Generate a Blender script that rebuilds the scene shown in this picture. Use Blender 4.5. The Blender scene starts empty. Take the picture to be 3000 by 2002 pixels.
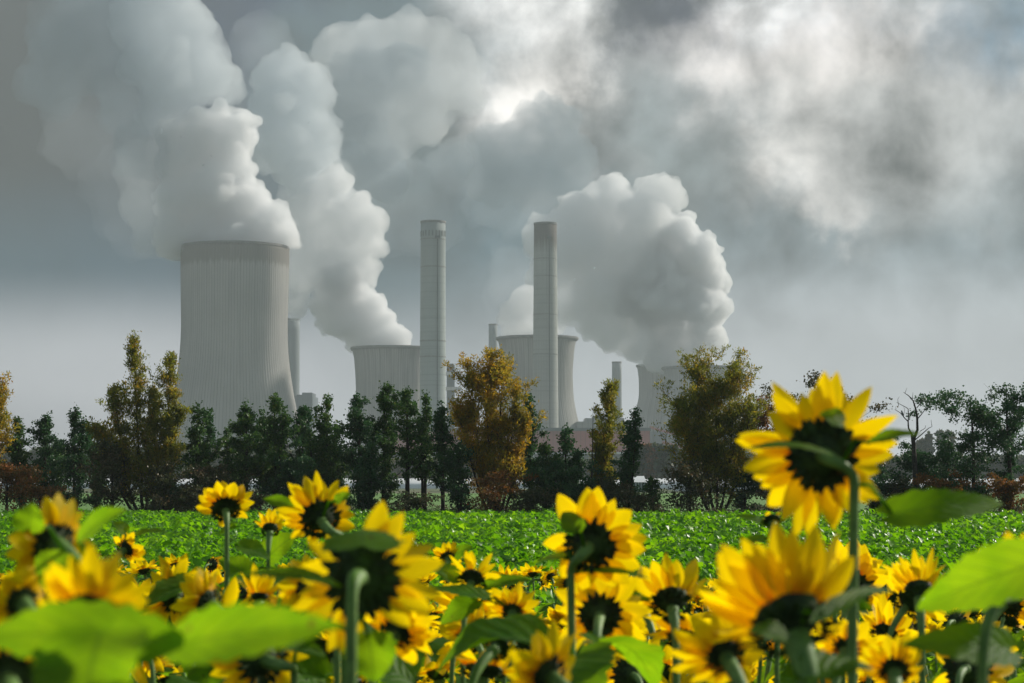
import bpy, bmesh, math, random
import numpy as np
from mathutils import Vector, Matrix, noise

# ------------------------------------------------------------------ camera
S = bpy.context.scene
C = S.collection
F = 5833.0                      # focal length in pixels of the 3000 px wide photograph (70 mm)
CAM_H = 2.3
PITCH = math.atan(394 / F)
cam = bpy.data.cameras.new('camera')
cam_o = bpy.data.objects.new('camera', cam); C.objects.link(cam_o)
cam.lens = 70; cam.sensor_width = 36; cam.clip_start = .05; cam.clip_end = 30000
cam.dof.use_dof = True; cam.dof.focus_distance = 95; cam.dof.aperture_fstop = 8.5; cam.dof.aperture_blades = 7
cam_o.location = (0, 0, CAM_H); cam_o.rotation_euler = (math.pi / 2 + PITCH, 0, 0)
S.camera = cam_o
PC, PS = math.cos(PITCH), math.sin(PITCH)

def at(px, py, Y):
    """point at distance Y seen at photograph pixel (px, py): used to measure positions"""
    dx, dz = (px - 1500) / F, -(py - 1001) / F
    d = Vector((dx, PC - dz * PS, PS + dz * PC))
    return Vector((0, 0, CAM_H)) + d * (Y / d.y)

def azel(px, py):
    d = (at(px, py, 1000) - Vector((0, 0, CAM_H))).normalized()
    return math.atan2(d.x, d.y), math.asin(d.z)

def lin(r, g, b):
    f = lambda c: (c / 255 / 12.92) if c <= 10.3 else ((c / 255 + .055) / 1.055) ** 2.4
    return (f(r), f(g), f(b))

# ------------------------------------------------------------------ sun and exposure
SAZ, SEL = math.radians(58), math.radians(30)
sun_d = bpy.data.lights.new('sun', 'SUN'); sun_o = bpy.data.objects.new('sun', sun_d); C.objects.link(sun_o)
sun_d.energy = 5.0; sun_d.angle = math.radians(2.5); sun_d.color = (1, .93, .82)
SUN = Vector((math.sin(SAZ) * math.cos(SEL), math.cos(SAZ) * math.cos(SEL), math.sin(SEL)))
sun_o.rotation_euler = SUN.to_track_quat('Z', 'Y').to_euler(); sun_o.location = (0, 0, 50)
S.view_settings.view_transform = 'Standard'; S.view_settings.look = 'None'
S.view_settings.exposure = .28; S.view_settings.gamma = 1
S.cycles.volume_bounces = 8; S.cycles.max_bounces = 16; S.cycles.transparent_max_bounces = 8
S.cycles.diffuse_bounces = 2; S.cycles.transmission_bounces = 3; S.cycles.glossy_bounces = 2
S.cycles.sample_clamp_indirect = 6

# ------------------------------------------------------------------ node helpers
def node(nt, kind, **kw):
    n = nt.nodes.new(kind)
    for k, v in kw.items():
        if k.startswith('i_'):
            n.inputs[int(k[2:]) if k[2:].isdigit() else k[2:]].default_value = v
        else:
            setattr(n, k, v)
    return n

def math_n(nt, op, a, b=None, c=None, clamp=False):
    n = nt.nodes.new('ShaderNodeMath'); n.operation = op; n.use_clamp = clamp
    for i, v in enumerate((a, b, c)):
        if v is None: continue
        if isinstance(v, (int, float)): n.inputs[i].default_value = v
        else: nt.links.new(v, n.inputs[i])
    return n.outputs[0]

def mixc(nt, fac, a, b, blend='MIX'):
    n = nt.nodes.new('ShaderNodeMix'); n.data_type = 'RGBA'; n.blend_type = blend
    for s, v in ((0, fac), (6, a), (7, b)):
        if isinstance(v, (int, float)): n.inputs[s].default_value = v
        elif isinstance(v, tuple): n.inputs[s].default_value = (*v[:3], 1)
        else: nt.links.new(v, n.inputs[s])
    return n.outputs[2]

def maprange(nt, v, a, b, c=0., d=1., smooth=True):
    n = nt.nodes.new('ShaderNodeMapRange'); n.interpolation_type = 'SMOOTHSTEP' if smooth else 'LINEAR'
    nt.links.new(v, n.inputs[0])
    for i, x in enumerate((a, b, c, d)): n.inputs[i + 1].default_value = x
    return n.outputs[0]

# ------------------------------------------------------------------ sky (world): a Nishita sky behind a broken overcast
W = bpy.data.worlds.new('World'); S.world = W; W.use_nodes = True
nt = W.node_tree; nt.nodes.clear()
SKY_T = .66                                            # how much of the sky the haze lets through
SKY_IN = (.136, .131, .122)                            # what the haze adds in front of it
def sk(r, g, b):
    return tuple(max(.002, (v * (.80 + .14 * min(1, r / 225) ** 3) - i) / SKY_T) for v, i in zip(lin(r, g, b), SKY_IN))
out = nt.nodes.new('ShaderNodeOutputWorld'); bg = nt.nodes.new('ShaderNodeBackground'); nt.links.new(bg.outputs[0], out.inputs[0])
sky = node(nt, 'ShaderNodeTexSky', sky_type='NISHITA', sun_disc=False, sun_elevation=SEL, sun_rotation=SAZ)
tc = nt.nodes.new('ShaderNodeTexCoord'); D = tc.outputs['Generated']
sep = nt.nodes.new('ShaderNodeSeparateXYZ'); nt.links.new(D, sep.inputs[0])
az = math_n(nt, 'ARCTAN2', sep.outputs[0], sep.outputs[1]); el = math_n(nt, 'ARCSINE', sep.outputs[2])
def wnoise(scale, detail, rough=.55, off=0., dist=0.):
    mp = node(nt, 'ShaderNodeMapping', i_Location=(off, off * 1.7, off * .6)); nt.links.new(D, mp.inputs[0])
    n = node(nt, 'ShaderNodeTexNoise', i_Scale=scale, i_Detail=detail, i_Roughness=rough, i_Distortion=dist)
    nt.links.new(mp.outputs[0], n.inputs['Vector']); return n
n1 = wnoise(13, 2, .5); n2 = wnoise(48, 5, .56, 3.1)
# warped sky coordinates: big slow warp + fine crinkle
sub = lambda o, k: math_n(nt, 'MULTIPLY', math_n(nt, 'SUBTRACT', o, .5), k)
s1 = nt.nodes.new('ShaderNodeSeparateColor'); nt.links.new(n1.outputs['Color'], s1.inputs[0])
s2 = nt.nodes.new('ShaderNodeSeparateColor'); nt.links.new(n2.outputs['Color'], s2.inputs[0])
azw = math_n(nt, 'ADD', math_n(nt, 'ADD', az, sub(s1.outputs[0], .05)), sub(s2.outputs[0], .05))
elw = math_n(nt, 'ADD', math_n(nt, 'ADD', el, sub(s1.outputs[1], .04)), sub(s2.outputs[1], .05))
cmb = nt.nodes.new('ShaderNodeCombineXYZ'); nt.links.new(azw, cmb.inputs[0]); nt.links.new(elw, cmb.inputs[1])
cm0 = nt.nodes.new('ShaderNodeCombineXYZ'); nt.links.new(az, cm0.inputs[0]); nt.links.new(el, cm0.inputs[1])
vor = []
for sc_, k__ in ((26, 1.), (62, .5), (150, .24)):
    v_ = node(nt, 'ShaderNodeTexVoronoi', feature='F1', i_Scale=sc_); v_.inputs['Randomness'].default_value = 1.
    wv = node(nt, 'ShaderNodeVectorMath', operation='MULTIPLY_ADD'); nt.links.new(n2.outputs['Color'], wv.inputs[0]); wv.inputs[1].default_value = (.012,) * 3; nt.links.new(D, wv.inputs[2]); nt.links.new(wv.outputs[0], v_.inputs['Vector'])
    vor.append(math_n(nt, 'MULTIPLY', math_n(nt, 'SUBTRACT', v_.outputs['Distance'], .42), k__))
billow_f = math_n(nt, 'ADD', math_n(nt, 'ADD', vor[0], vor[1]), vor[2])
def blob(prev, cx, cy, rx, ry, col, soft=.5, op=1., rot=0., warped=True, cauli=0.):
    a, e = azel(cx, cy)
    mp = nt.nodes.new('ShaderNodeMapping'); mp.vector_type = 'TEXTURE'
    mp.inputs['Location'].default_value = (a, e, 0); mp.inputs['Rotation'].default_value = (0, 0, math.radians(rot))
    mp.inputs['Scale'].default_value = (rx / F, ry / F, 1)
    nt.links.new((cmb if warped else cm0).outputs[0], mp.inputs[0])
    ln = node(nt, 'ShaderNodeVectorMath', operation='LENGTH'); nt.links.new(mp.outputs[0], ln.inputs[0])
    lv = ln.outputs['Value']
    if cauli: lv = math_n(nt, 'ADD', lv, math_n(nt, 'MULTIPLY', billow_f, cauli))
    m = maprange(nt, lv, 1 + soft, max(0., 1 - soft), 0, op)
    return mixc(nt, m, prev, col)
# general overcast, paler towards the horizon
grad = maprange(nt, el, -.02, .13)
over = mixc(nt, grad, sk(200, 202, 203), sk(142, 150, 153))
gap = maprange(nt, n1.outputs['Fac'], .24, .18)
nish = mixc(nt, 1., sky.outputs[0], (.1, .1, .1), 'MULTIPLY')
c = mixc(nt, gap, over, nish)
BL = [
 # cx, cy, rx, ry, colour, softness, opacity, rotation, warped, billow
 (-100, 250, 1300, 900, (92, 106, 117), .5, 1, 0, 0),
 (-250, 300, 750, 800, (56, 72, 84), .6, .95, 0, 0),
 (150, 850, 900, 230, (122, 132, 137), .7, .7, 0, 0),
 (850, 60, 420, 260, (104, 116, 122), .45, .9, 0, 1, .5),
 (1000, 250, 300, 220, (130, 137, 137), .45, .8, 0, 1, .6),
 (1250, 720, 520, 400, (128, 135, 136), .6, .8, 0, 1),
 (1150, 400, 330, 240, (134, 140, 139), .5, .9, 0, 1, .4),
 (2700, 250, 900, 420, (180, 181, 179), .5, 1, 0, 1),
 (2150, 300, 700, 420, (174, 175, 173), .5, .9, 0, 1),
 (2550, 800, 900, 330, (146, 153, 154), .5, .9, 0, 1),
 (1540, 200, 260, 360, (198, 197, 193), .6, 1, 15, 1),
 (1490, 90, 210, 260, (230, 229, 226), .85, .95, 10, 1),
 (1600, 250, 220, 180, (218, 215, 210), .85, .85, 20, 1),
 (1700, 330, 170, 120, (226, 222, 216), .7, .9, -30, 1),
 (1120, 170, 330, 230, (128, 136, 138), .5, .8, 0, 1),
 (1990, 40, 210, 150, (92, 111, 117), .55, .95, -25, 1),
 (2290, 30, 170, 110, (244, 243, 241), .8, .9, 0, 1),
 (2700, 50, 330, 120, (156, 162, 163), .6, .8, 0, 1),
 (2450, 130, 300, 120, (212, 208, 205), .7, .9, 10, 1),
 (2150, 260, 260, 140, (210, 205, 200), .7, .8, -20, 1),
 (2640, 230, 330, 130, (204, 199, 193), .7, .8, 0, 1),
 (1960, 330, 150, 200, (144, 148, 147), .7, .8, 20, 1),
 (2330, 460, 250, 180, (176, 176, 173), .5, .9, -30, 1, .4),
 (2430, 470, 210, 130, (222, 218, 212), .7, .85, -50, 1, .6),
 (2500, 580, 90, 90, (206, 203, 198), .8, .7, 0, 1, .6),
 (1850, 480, 330, 130, (148, 152, 150), .6, .8, 0, 1),
 (1550, 590, 280, 180, (124, 132, 134), .5, .9, 0, 0, .5),
 (1760, 430, 90, 120, (160, 162, 160), .6, .8, 0, 1),
 (2900, 120, 150, 130, (146, 152, 157), .7, .8, 0, 1),
 (3010, 10, 90, 130, (128, 148, 162), .8, .5, 0, 1),
 (2850, 430, 350, 200, (176, 177, 175), .8, .8, 0, 1),
 (2640, 440, 230, 170, (182, 181, 177), .8, .85, 0, 0),
 (2600, 1050, 1100, 230, (196, 198, 198), .8, .8, 0, 0),
 (300, 1080, 900, 170, (198, 199, 200), .8, .75, 0, 0),
]
for q in BL:
    cx, cy, rx, ry, col, soft, op, rot, wp = q[:9]
    c = blob(c, cx, cy, rx, ry, sk(*col), soft, op, rot, bool(wp), q[9] if len(q) > 9 else 0.)
# billow texture: brighter where the cloud thins towards the sun
na = wnoise(24, 6, .54, 7.7, .2); nb = wnoise(24, 6, .54, 7.7 + .012, .2)
emb = math_n(nt, 'SUBTRACT', na.outputs['Fac'], nb.outputs['Fac'])
fade = math_n(nt, 'MULTIPLY', maprange(nt, el, .05, .15, .08, 1.), maprange(nt, az, -.22, .0, .35, 1.))
k = math_n(nt, 'ADD', 1., math_n(nt, 'MULTIPLY', math_n(nt, 'ADD', math_n(nt, 'MULTIPLY', emb, 2.3), sub(na.outputs['Fac'], .35)), fade))
kc = nt.nodes.new('ShaderNodeCombineXYZ'); [nt.links.new(k, kc.inputs[i]) for i in range(3)]
c = mixc(nt, 1., c, kc.outputs[0], 'MULTIPLY')
nt.links.new(c, bg.inputs[0]); bg.inputs[1].default_value = 1.

# ------------------------------------------------------------------ object helpers
def link(o, parent=None):
    C.objects.link(o)
    if parent is not None: o.parent = parent
    return o
def tag(o, label=None, cat=None, group=None, kind=None):
    for k_, v in (('label', label), ('category', cat), ('group', group), ('kind', kind)):
        if v: o[k_] = v
    return o
def empty(name, loc, label, cat, group=None, rz=0):
    o = bpy.data.objects.new(name, None); o.location = loc; o.rotation_euler = (0, 0, rz); o.empty_display_size = .3
    link(o); return tag(o, label, cat, group)
def mesh_np(name, V, Fs, mats, smooth=False, attrs=None, mi=None):
    """V (n,3); Fs: array (m,k)"""
    me = bpy.data.meshes.new(name); V = np.asarray(V, dtype=np.float32); Fs = np.asarray(Fs, dtype=np.int32)
    k_ = Fs.shape[1]
    me.vertices.add(len(V)); me.vertices.foreach_set('co', V.ravel())
    me.loops.add(Fs.size); me.loops.foreach_set('vertex_index', Fs.ravel())
    me.polygons.add(len(Fs)); me.polygons.foreach_set('loop_start', np.arange(0, Fs.size, k_, dtype=np.int32))
    if smooth: me.polygons.foreach_set('use_smooth', np.ones(len(Fs), dtype=bool))
    for m in (mats if isinstance(mats, (list, tuple)) else [mats]): me.materials.append(m)
    if mi is not None: me.polygons.foreach_set('material_index', np.asarray(mi, dtype=np.int32))
    for an, av in (attrs or {}).items():
        a = me.attributes.new(an, 'FLOAT', 'POINT'); a.data.foreach_set('value', np.asarray(av, dtype=np.float32))
    me.update(); me.validate()
    return me
class MB:
    def __init__(s): s.v = []; s.f = []; s.a = []; s.b = {}
    def add(s, vs, fs, a=None):
        n = len(s.v); s.v += [tuple(x) for x in vs]; s.f += [tuple(i + n for i in f) for f in fs]
        s.a += list(a) if a is not None else [0.] * len(vs)
    def box(s, c, d, rz=0):
        cx, cy, cz = c; x, y, z = d[0] / 2, d[1] / 2, d[2] / 2; ca, sa = math.cos(rz), math.sin(rz)
        vs = []
        for dz in (-z, z):
            for dx, dy in ((-x, -y), (x, -y), (x, y), (-x, y)):
                vs.append((cx + dx * ca - dy * sa, cy + dx * sa + dy * ca, cz + dz))
        s.add(vs, [(3, 2, 1, 0), (4, 5, 6, 7), (0, 1, 5, 4), (1, 2, 6, 5), (2, 3, 7, 6), (3, 0, 4, 7)])
    def tube(s, pts, rad, seg=6, cap=True):
        pts = [Vector(p) for p in pts]; n = len(pts); vs = []
        t0 = (pts[1] - pts[0]).normalized(); u = t0.orthogonal().normalized()
        for i, p in enumerate(pts):
            t = (pts[min(i + 1, n - 1)] - pts[max(i - 1, 0)]).normalized()
            u = (u - t * u.dot(t)).normalized(); w = t.cross(u); r = rad[i] if hasattr(rad, '__len__') else rad
            for k_ in range(seg):
                a = 2 * math.pi * k_ / seg; vs.append(p + (u * math.cos(a) + w * math.sin(a)) * r)
        fs = [(i * seg + k_, i * seg + (k_ + 1) % seg, (i + 1) * seg + (k_ + 1) % seg, (i + 1) * seg + k_) for i in range(n - 1) for k_ in range(seg)]
        if cap: fs += [tuple(range(seg - 1, -1, -1)), tuple((n - 1) * seg + k_ for k_ in range(seg))]
        s.add(vs, fs)
    def lathe(s, prof, seg=48, c=(0, 0), closed=False):
        vs = []; m = len(prof)
        for r, z in prof:
            for k_ in range(seg):
                a = 2 * math.pi * k_ / seg; vs.append((c[0] + r * math.cos(a), c[1] + r * math.sin(a), z))
        fs = [(i * seg + k_, i * seg + (k_ + 1) % seg, (i + 1) * seg + (k_ + 1) % seg, (i + 1) * seg + k_) for i in range(m - 1) for k_ in range(seg)]
        if closed: fs += [((m - 1) * seg + k_, (m - 1) * seg + (k_ + 1) % seg, (k_ + 1) % seg, k_) for k_ in range(seg)]
        s.add(vs, fs)
    def mesh(s, name, mat, smooth=True):
        me = bpy.data.meshes.new(name); me.from_pydata(s.v, [], s.f); me.materials.append(mat)
        if smooth: me.polygons.foreach_set('use_smooth', [True] * len(me.polygons))
        if any(s.a):
            a = me.attributes.new('t', 'FLOAT', 'POINT'); a.data.foreach_set('value', s.a)
        if s.b:
            bb = np.zeros(len(s.v), np.float32)
            for k_, v_ in s.b.items(): bb[k_:k_ + len(v_)] = v_
            a = me.attributes.new('s', 'FLOAT', 'POINT'); a.data.foreach_set('value', bb)
        me.update(); return me
    def build(s, name, mat, parent=None, smooth=True, loc=None):
        o = bpy.data.objects.new(name, s.mesh(name, mat, smooth)); link(o, parent)
        if loc is not None: o.location = loc
        return o

# ------------------------------------------------------------------ materials
def mat_new(name):
    m = bpy.data.materials.new(name); m.use_nodes = True; t = m.node_tree
    b = t.nodes['Principled BSDF']; return m, t, b
def tex_noise(t, scale, detail=4, rough=.55, coord='Object', vec=None, off=None):
    n = node(t, 'ShaderNodeTexNoise', i_Scale=scale, i_Detail=detail, i_Roughness=rough)
    if vec is None:
        tcn = t.nodes.new('ShaderNodeTexCoord'); vec = tcn.outputs[coord]
    t.links.new(vec, n.inputs['Vector']); return n.outputs['Fac']
def mat_simple(name, c1, c2=None, rough=.8, scale=3., bump=0., spec=.3):
    m, t, b = mat_new(name)
    b.inputs['Roughness'].default_value = rough; b.inputs['Specular IOR Level'].default_value = spec
    if c2 is None: c2 = tuple(x * .7 for x in c1)
    f = tex_noise(t, scale, 6, .6); t.links.new(mixc(t, maprange(t, f, .35, .65), c1, c2), b.inputs['Base Color'])
    if bump:
        bp = node(t, 'ShaderNodeBump', i_Strength=bump); t.links.new(f, bp.inputs['Height']); t.links.new(bp.outputs[0], b.inputs['Normal'])
    return m
def mat_leaf(name, stops, rough=.5, trans=.45, tcol=None, spec=.3, clump=0.8, tscale=1.):
    """foliage: colour picked per leaf (attribute t) and per clump (object-space noise)"""
    m, t, b = mat_new(name)
    at_ = node(t, 'ShaderNodeAttribute', attribute_name='t')
    f = tex_noise(t, clump, 3, .6)
    v = math_n(t, 'ADD', math_n(t, 'MULTIPLY', at_.outputs['Fac'], .55), math_n(t, 'MULTIPLY', maprange(t, f, .3, .7), .45))
    r = t.nodes.new('ShaderNodeValToRGB'); t.links.new(v, r.inputs[0])
    e = r.color_ramp.elements
    while len(e) < len(stops): e.new(.5)
    for i, (p, col) in enumerate(stops): e[i].position = p; e[i].color = (*col, 1)
    t.links.new(r.outputs[0], b.inputs['Base Color'])
    b.inputs['Roughness'].default_value = rough; b.inputs['Specular IOR Level'].default_value = spec
    tr = t.nodes.new('ShaderNodeBsdfTranslucent')
    t.links.new(mixc(t, 1., r.outputs[0], tuple(x * tscale for x in (tcol or (1, 1, 1))), 'MULTIPLY'), tr.inputs[0])
    mx = node(t, 'ShaderNodeMixShader', i_0=trans); t.links.new(b.outputs[0], mx.inputs[1]); t.links.new(tr.outputs[0], mx.inputs[2])
    t.links.new(mx.outputs[0], t.nodes['Material Output'].inputs[0])
    return m
M = {}
M['bark'] = mat_simple('bark', (.045, .034, .026), (.02, .015, .012), .9, 9, .4)
M['dead_wood'] = mat_simple('dead_wood', (.07, .06, .055), (.03, .025, .022), .9, 9, .4)
M['alder_leaf'] = mat_leaf('alder_leaf', [(0, (0.029, 0.081, 0.020)), (.45, (0.052, 0.128, 0.029)), (.8, (0.102, 0.181, 0.035)), (1, (0.203, 0.203, 0.038))], trans=.42, clump=.9)
M['alder_dark'] = mat_leaf('alder_dark', [(0, (0.024, 0.078, 0.030)), (.5, (0.039, 0.111, 0.039)), (1, (0.084, 0.158, 0.045))], trans=.4, clump=.9)
M['willow_leaf'] = mat_leaf('willow_leaf', [(0, (0.150, 0.175, 0.019)), (.4, (0.275, 0.250, 0.022)), (.65, (0.425, 0.288, 0.020)), (1, (0.625, 0.300, 0.020))], trans=.58, tcol=(1.2, 1.15, .8), clump=.8)
M['willow_green'] = mat_leaf('willow_green', [(0, (0.115, 0.155, 0.024)), (.5, (0.216, 0.223, 0.027)), (.8, (0.378, 0.270, 0.027)), (1, (0.540, 0.257, 0.024))], trans=.55, tcol=(1.15, 1.15, .8), clump=.8)
M['willow_orange'] = mat_leaf('willow_orange', [(0, (0.134, 0.168, 0.022)), (.35, (0.314, 0.269, 0.022)), (.65, (0.515, 0.325, 0.018)), (1, (0.694, 0.314, 0.013))], trans=.6, clump=.7)
M['rust_leaf'] = mat_leaf('rust_leaf', [(0, (0.069, 0.069, 0.023)), (.4, (0.172, 0.098, 0.023)), (.7, (0.299, 0.115, 0.023)), (1, (0.368, 0.103, 0.023))], trans=.4, clump=1.2)
M['bramble_leaf'] = mat_leaf('bramble_leaf', [(0, (0.045, 0.068, 0.027)), (.5, (0.083, 0.090, 0.037)), (.8, (0.165, 0.112, 0.053)), (1, (0.255, 0.135, 0.075))], trans=.3, clump=.7)
M['heather'] = mat_leaf('heather', [(0, (.10, .07, .06)), (.5, (.17, .11, .10)), (1, (.24, .16, .13))], trans=.2, clump=.7)
M['far_leaf'] = mat_leaf('far_leaf', [(0, (0.049, 0.077, 0.035)), (.55, (0.084, 0.105, 0.042)), (.8, (0.154, 0.126, 0.042)), (1, (0.280, 0.140, 0.042))], trans=.3, clump=.12)
M['crop'] = mat_leaf('crop_leaf', [(0, (.026, .10, .006)), (.4, (.085, .25, .008)), (.75, (.18, .40, .010)), (1, (.30, .52, .014))], rough=.38, trans=.5, tcol=(1.5, 1.5, .3), spec=.32, clump=.35)
M['steam'] = None

# ------------------------------------------------------------------ ground
m, t, b = mat_new('soil'); b.inputs['Roughness'].default_value = .95
f = tex_noise(t, .6, 8, .65); t.links.new(mixc(t, maprange(t, f, .35, .65), (.035, .030, .018), (.03, .055, .018)), b.inputs['Base Color']); M['soil'] = m
m, t, b = mat_new('meadow_grass'); b.inputs['Roughness'].default_value = .9
f = tex_noise(t, .25, 8, .7); t.links.new(mixc(t, maprange(t, f, .3, .7), (.075, .20, .025), (.12, .22, .045)), b.inputs['Base Color']); M['meadow'] = m
m, t, b = mat_new('far_land'); b.inputs['Roughness'].default_value = .95
f = tex_noise(t, .01, 6, .6); t.links.new(mixc(t, maprange(t, f, .4, .6), (.10, .11, .05), (.07, .10, .04)), b.inputs['Base Color']); M['far_land'] = m
def sheet(name, x0, y0, x1, y1, z, mat, n=1):
    mb = MB(); mb.add([(x0, y0, z), (x1, y0, z), (x1, y1, z), (x0, y1, z)], [(0, 1, 2, 3)])
    return tag(mb.build(name, mat, smooth=False), kind='structure')
sheet('ground', -9000, -200, 9000, 14000, 0, M['far_land'])
sheet('field_soil', -160, -20, 160, 112, .02, M['soil'])
sheet('meadow', -300, 112, 300, 262, .024, M['meadow'])

# ------------------------------------------------------------------ concrete towers
def mat_concrete(name, base, dark, n_rib=0, stain=.5, band_z=None, rings=0., top=None, scale_z=.02, fine=.5):
    m, t, b = mat_new(name); b.inputs['Roughness'].default_value = .9; b.inputs['Specular IOR Level'].default_value = .15
    tcn = t.nodes.new('ShaderNodeTexCoord'); sp = t.nodes.new('ShaderNodeSeparateXYZ'); t.links.new(tcn.outputs['Object'], sp.inputs[0])
    ang = math_n(t, 'ARCTAN2', sp.outputs[1], sp.outputs[0])
    cb = t.nodes.new('ShaderNodeCombineXYZ'); t.links.new(math_n(t, 'MULTIPLY', ang, 14.), cb.inputs[0]); t.links.new(math_n(t, 'MULTIPLY', sp.outputs[2], scale_z), cb.inputs[1])
    f = node(t, 'ShaderNodeTexNoise', i_Scale=1., i_Detail=5, i_Roughness=.6); t.links.new(cb.outputs[0], f.inputs['Vector'])
    col = mixc(t, math_n(t, 'MULTIPLY', maprange(t, f.outputs['Fac'], .4, .75), stain), base, dark)
    g = tex_noise(t, .025, 5, .55, vec=tcn.outputs['Object'])
    col = mixc(t, math_n(t, 'MULTIPLY', maprange(t, g, .35, .7), .35), col, dark)
    if n_rib:
        fr = math_n(t, 'ABSOLUTE', math_n(t, 'SUBTRACT', math_n(t, 'FRACT', math_n(t, 'MULTIPLY', ang, n_rib / (2 * math.pi))), .5))
        ln = maprange(t, fr, .42, .5)
        z1 = node(t, 'ShaderNodeTexNoise', i_Scale=1.7, i_Detail=3); t.links.new(cb.outputs[0], z1.inputs['Vector'])
        zf = maprange(t, math_n(t, 'ADD', sp.outputs[2], math_n(t, 'MULTIPLY', z1.outputs['Fac'], 60.)), *(band_z or (0, 1)))
        col = mixc(t, math_n(t, 'MULTIPLY', math_n(t, 'MULTIPLY', ln, zf), fine), col, tuple(x * .2 for x in dark))
    if rings:
        rz = node(t, 'ShaderNodeTexNoise', noise_dimensions='1D', i_Detail=4, i_Roughness=.8, i_Scale=.35); t.links.new(sp.outputs[2], rz.inputs['W'])
        col = mixc(t, math_n(t, 'MULTIPLY', maprange(t, rz.outputs['Fac'], .5, .7), rings), col, dark)
    if top:      # dark soot below the mouth with a wavy lower edge
        zz = math_n(t, 'ADD', sp.outputs[2], math_n(t, 'MULTIPLY', math_n(t, 'SUBTRACT', f.outputs['Fac'], .5), top[3]))
        col = mixc(t, math_n(t, 'MULTIPLY', maprange(t, zz, top[0], top[1]), .85), col, top[2])
    t.links.new(col, b.inputs['Base Color'])
    return m
def spline(pts, n):
    """smooth (z,r) profile"""
    zs = np.array([p[0] for p in pts], float); rs = np.array([p[1] for p in pts], float)
    k_ = len(pts); mm = np.gradient(rs, zs); z = np.linspace(zs[0], zs[-1], n); o = []
    for q in z:
        i = min(max(np.searchsorted(zs, q) - 1, 0), k_ - 2); h = zs[i + 1] - zs[i]; s_ = (q - zs[i]) / h
        o.append((2 * s_**3 - 3 * s_**2 + 1) * rs[i] + (s_**3 - 2 * s_**2 + s_) * h * mm[i] + (-2 * s_**3 + 3 * s_**2) * rs[i + 1] + (s_**3 - s_**2) * h * mm[i + 1])
    return list(zip(z, o))
def cooling_tower(cx_px, D, prof_px, mat, rimmat, label, nrib, ribd, rim_out, rim_h, group):
    """prof_px: (py, half width px)"""
    k_ = D / F
    p = at(cx_px, 1395, D)
    prof = sorted(((CAM_H + (1395 - py) * k_ * 1.0), hw * k_) for py, hw in prof_px)
    e = empty('cooling_tower', (p.x, D, 0), label, 'cooling tower', group)
    pr = spline(prof, 46)
    seg = nrib * 4 if nrib else 96
    V = []; 
    for side in (0, 1):
        for z, r in (pr if side == 0 else pr[::-1]):
            for q in range(seg):
                a = 2 * math.pi * q / seg; rr = r + (ribd if (nrib and q % 4 == 0 and side == 0) else 0) - (1.2 if side else 0)
                V.append((rr * math.cos(a), rr * math.sin(a), z))
    n = len(pr) * 2; V = np.array(V); i = np.arange(n - 1)[:, None]; q = np.arange(seg)[None, :]; q2 = (q + 1) % seg
    Fc = np.stack([i * seg + q, i * seg + q2, (i + 1) * seg + q2, (i + 1) * seg + q], -1).reshape(-1, 4)
    o = bpy.data.objects.new('shell', mesh_np('shell', V, Fc, mat, True)); link(o, e)
    zt, rt = pr[-1]
    rm = MB(); rm.lathe([(rt - 1.0, zt + .25), (rt + rim_out, zt + .25), (rt + rim_out, zt - rim_h), (rt + .28 + ribd, zt - rim_h - (rim_out * .8)), (rt + .05, zt - rim_h - rim_out * .8)], 120)
    rm.build('rim', rimmat, e, smooth=False)
    # inclined support columns around the air inlet at the foot
    z0, r0 = pr[0]
    return e
M['tower_big'] = mat_concrete('tower_concrete_big', (.38, .375, .36), (.20, .20, .20), 118, .35, (40, 95), 0., (158, 163, (.17, .155, .14), 14), .012, 1.)
M['tower_old'] = mat_concrete('tower_concrete_old', (.36, .36, .345), (.15, .155, .15), 100, .75, (-10, 20), 0., None, .02, .7)
M['tower_rim'] = mat_simple('tower_rim', (.22, .215, .21), (.15, .15, .15), .9, .3)
GT = 'cooling towers of the power station'
cooling_tower(683, 1500, [(722, 157), (760, 157.5), (820, 156.5), (900, 155), (960, 154), (1020, 156), (1080, 162), (1140, 171), (1230, 188), (1310, 204), (1391, 221)], M['tower_big'], M['tower_rim'],
    'giant pale concrete cooling tower, the tallest and widest, at left', 118, .35, .25, 1.2, GT)
cooling_tower(1146, 1750, [(1020, 116), (1045, 110), (1080, 106.5), (1120, 104), (1170, 103), (1220, 105), (1280, 112), (1340, 122), (1391, 133)], M['tower_old'], M['tower_rim'],
    'smaller flared cooling tower half hidden behind the left tall chimney', 100, .3, 1.6, 1.3, GT)
cooling_tower(1574, 1720, [(990, 116), (1015, 110), (1050, 106), (1090, 103.5), (1130, 104), (1170, 107), (1210, 114), (1252, 124), (1320, 139), (1391, 152)], M['tower_old'], M['tower_rim'],
    'flared cooling tower standing directly behind the right tall chimney', 100, .3, 1.6, 1.3, GT)
cooling_tower(1981, 2150, [(1071, 113), (1095, 109), (1130, 107), (1165, 108), (1205, 117), (1260, 124), (1320, 132), (1391, 142)], M['tower_old'], M['tower_rim'],
    'hazy distant cooling tower with steam pouring over its rim, left of the tree-hidden one', 100, .3, 1.2, 1.2, GT)
cooling_tower(2062, 2050, [(1078, 118), (1100, 113), (1140, 111), (1180, 114), (1230, 122), (1320, 138), (1391, 150)], M['tower_old'], M['tower_rim'],
    'hazy cooling tower mostly hidden behind the wide bushy willow', 100, .3, 1.6, 1.3, GT)

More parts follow.
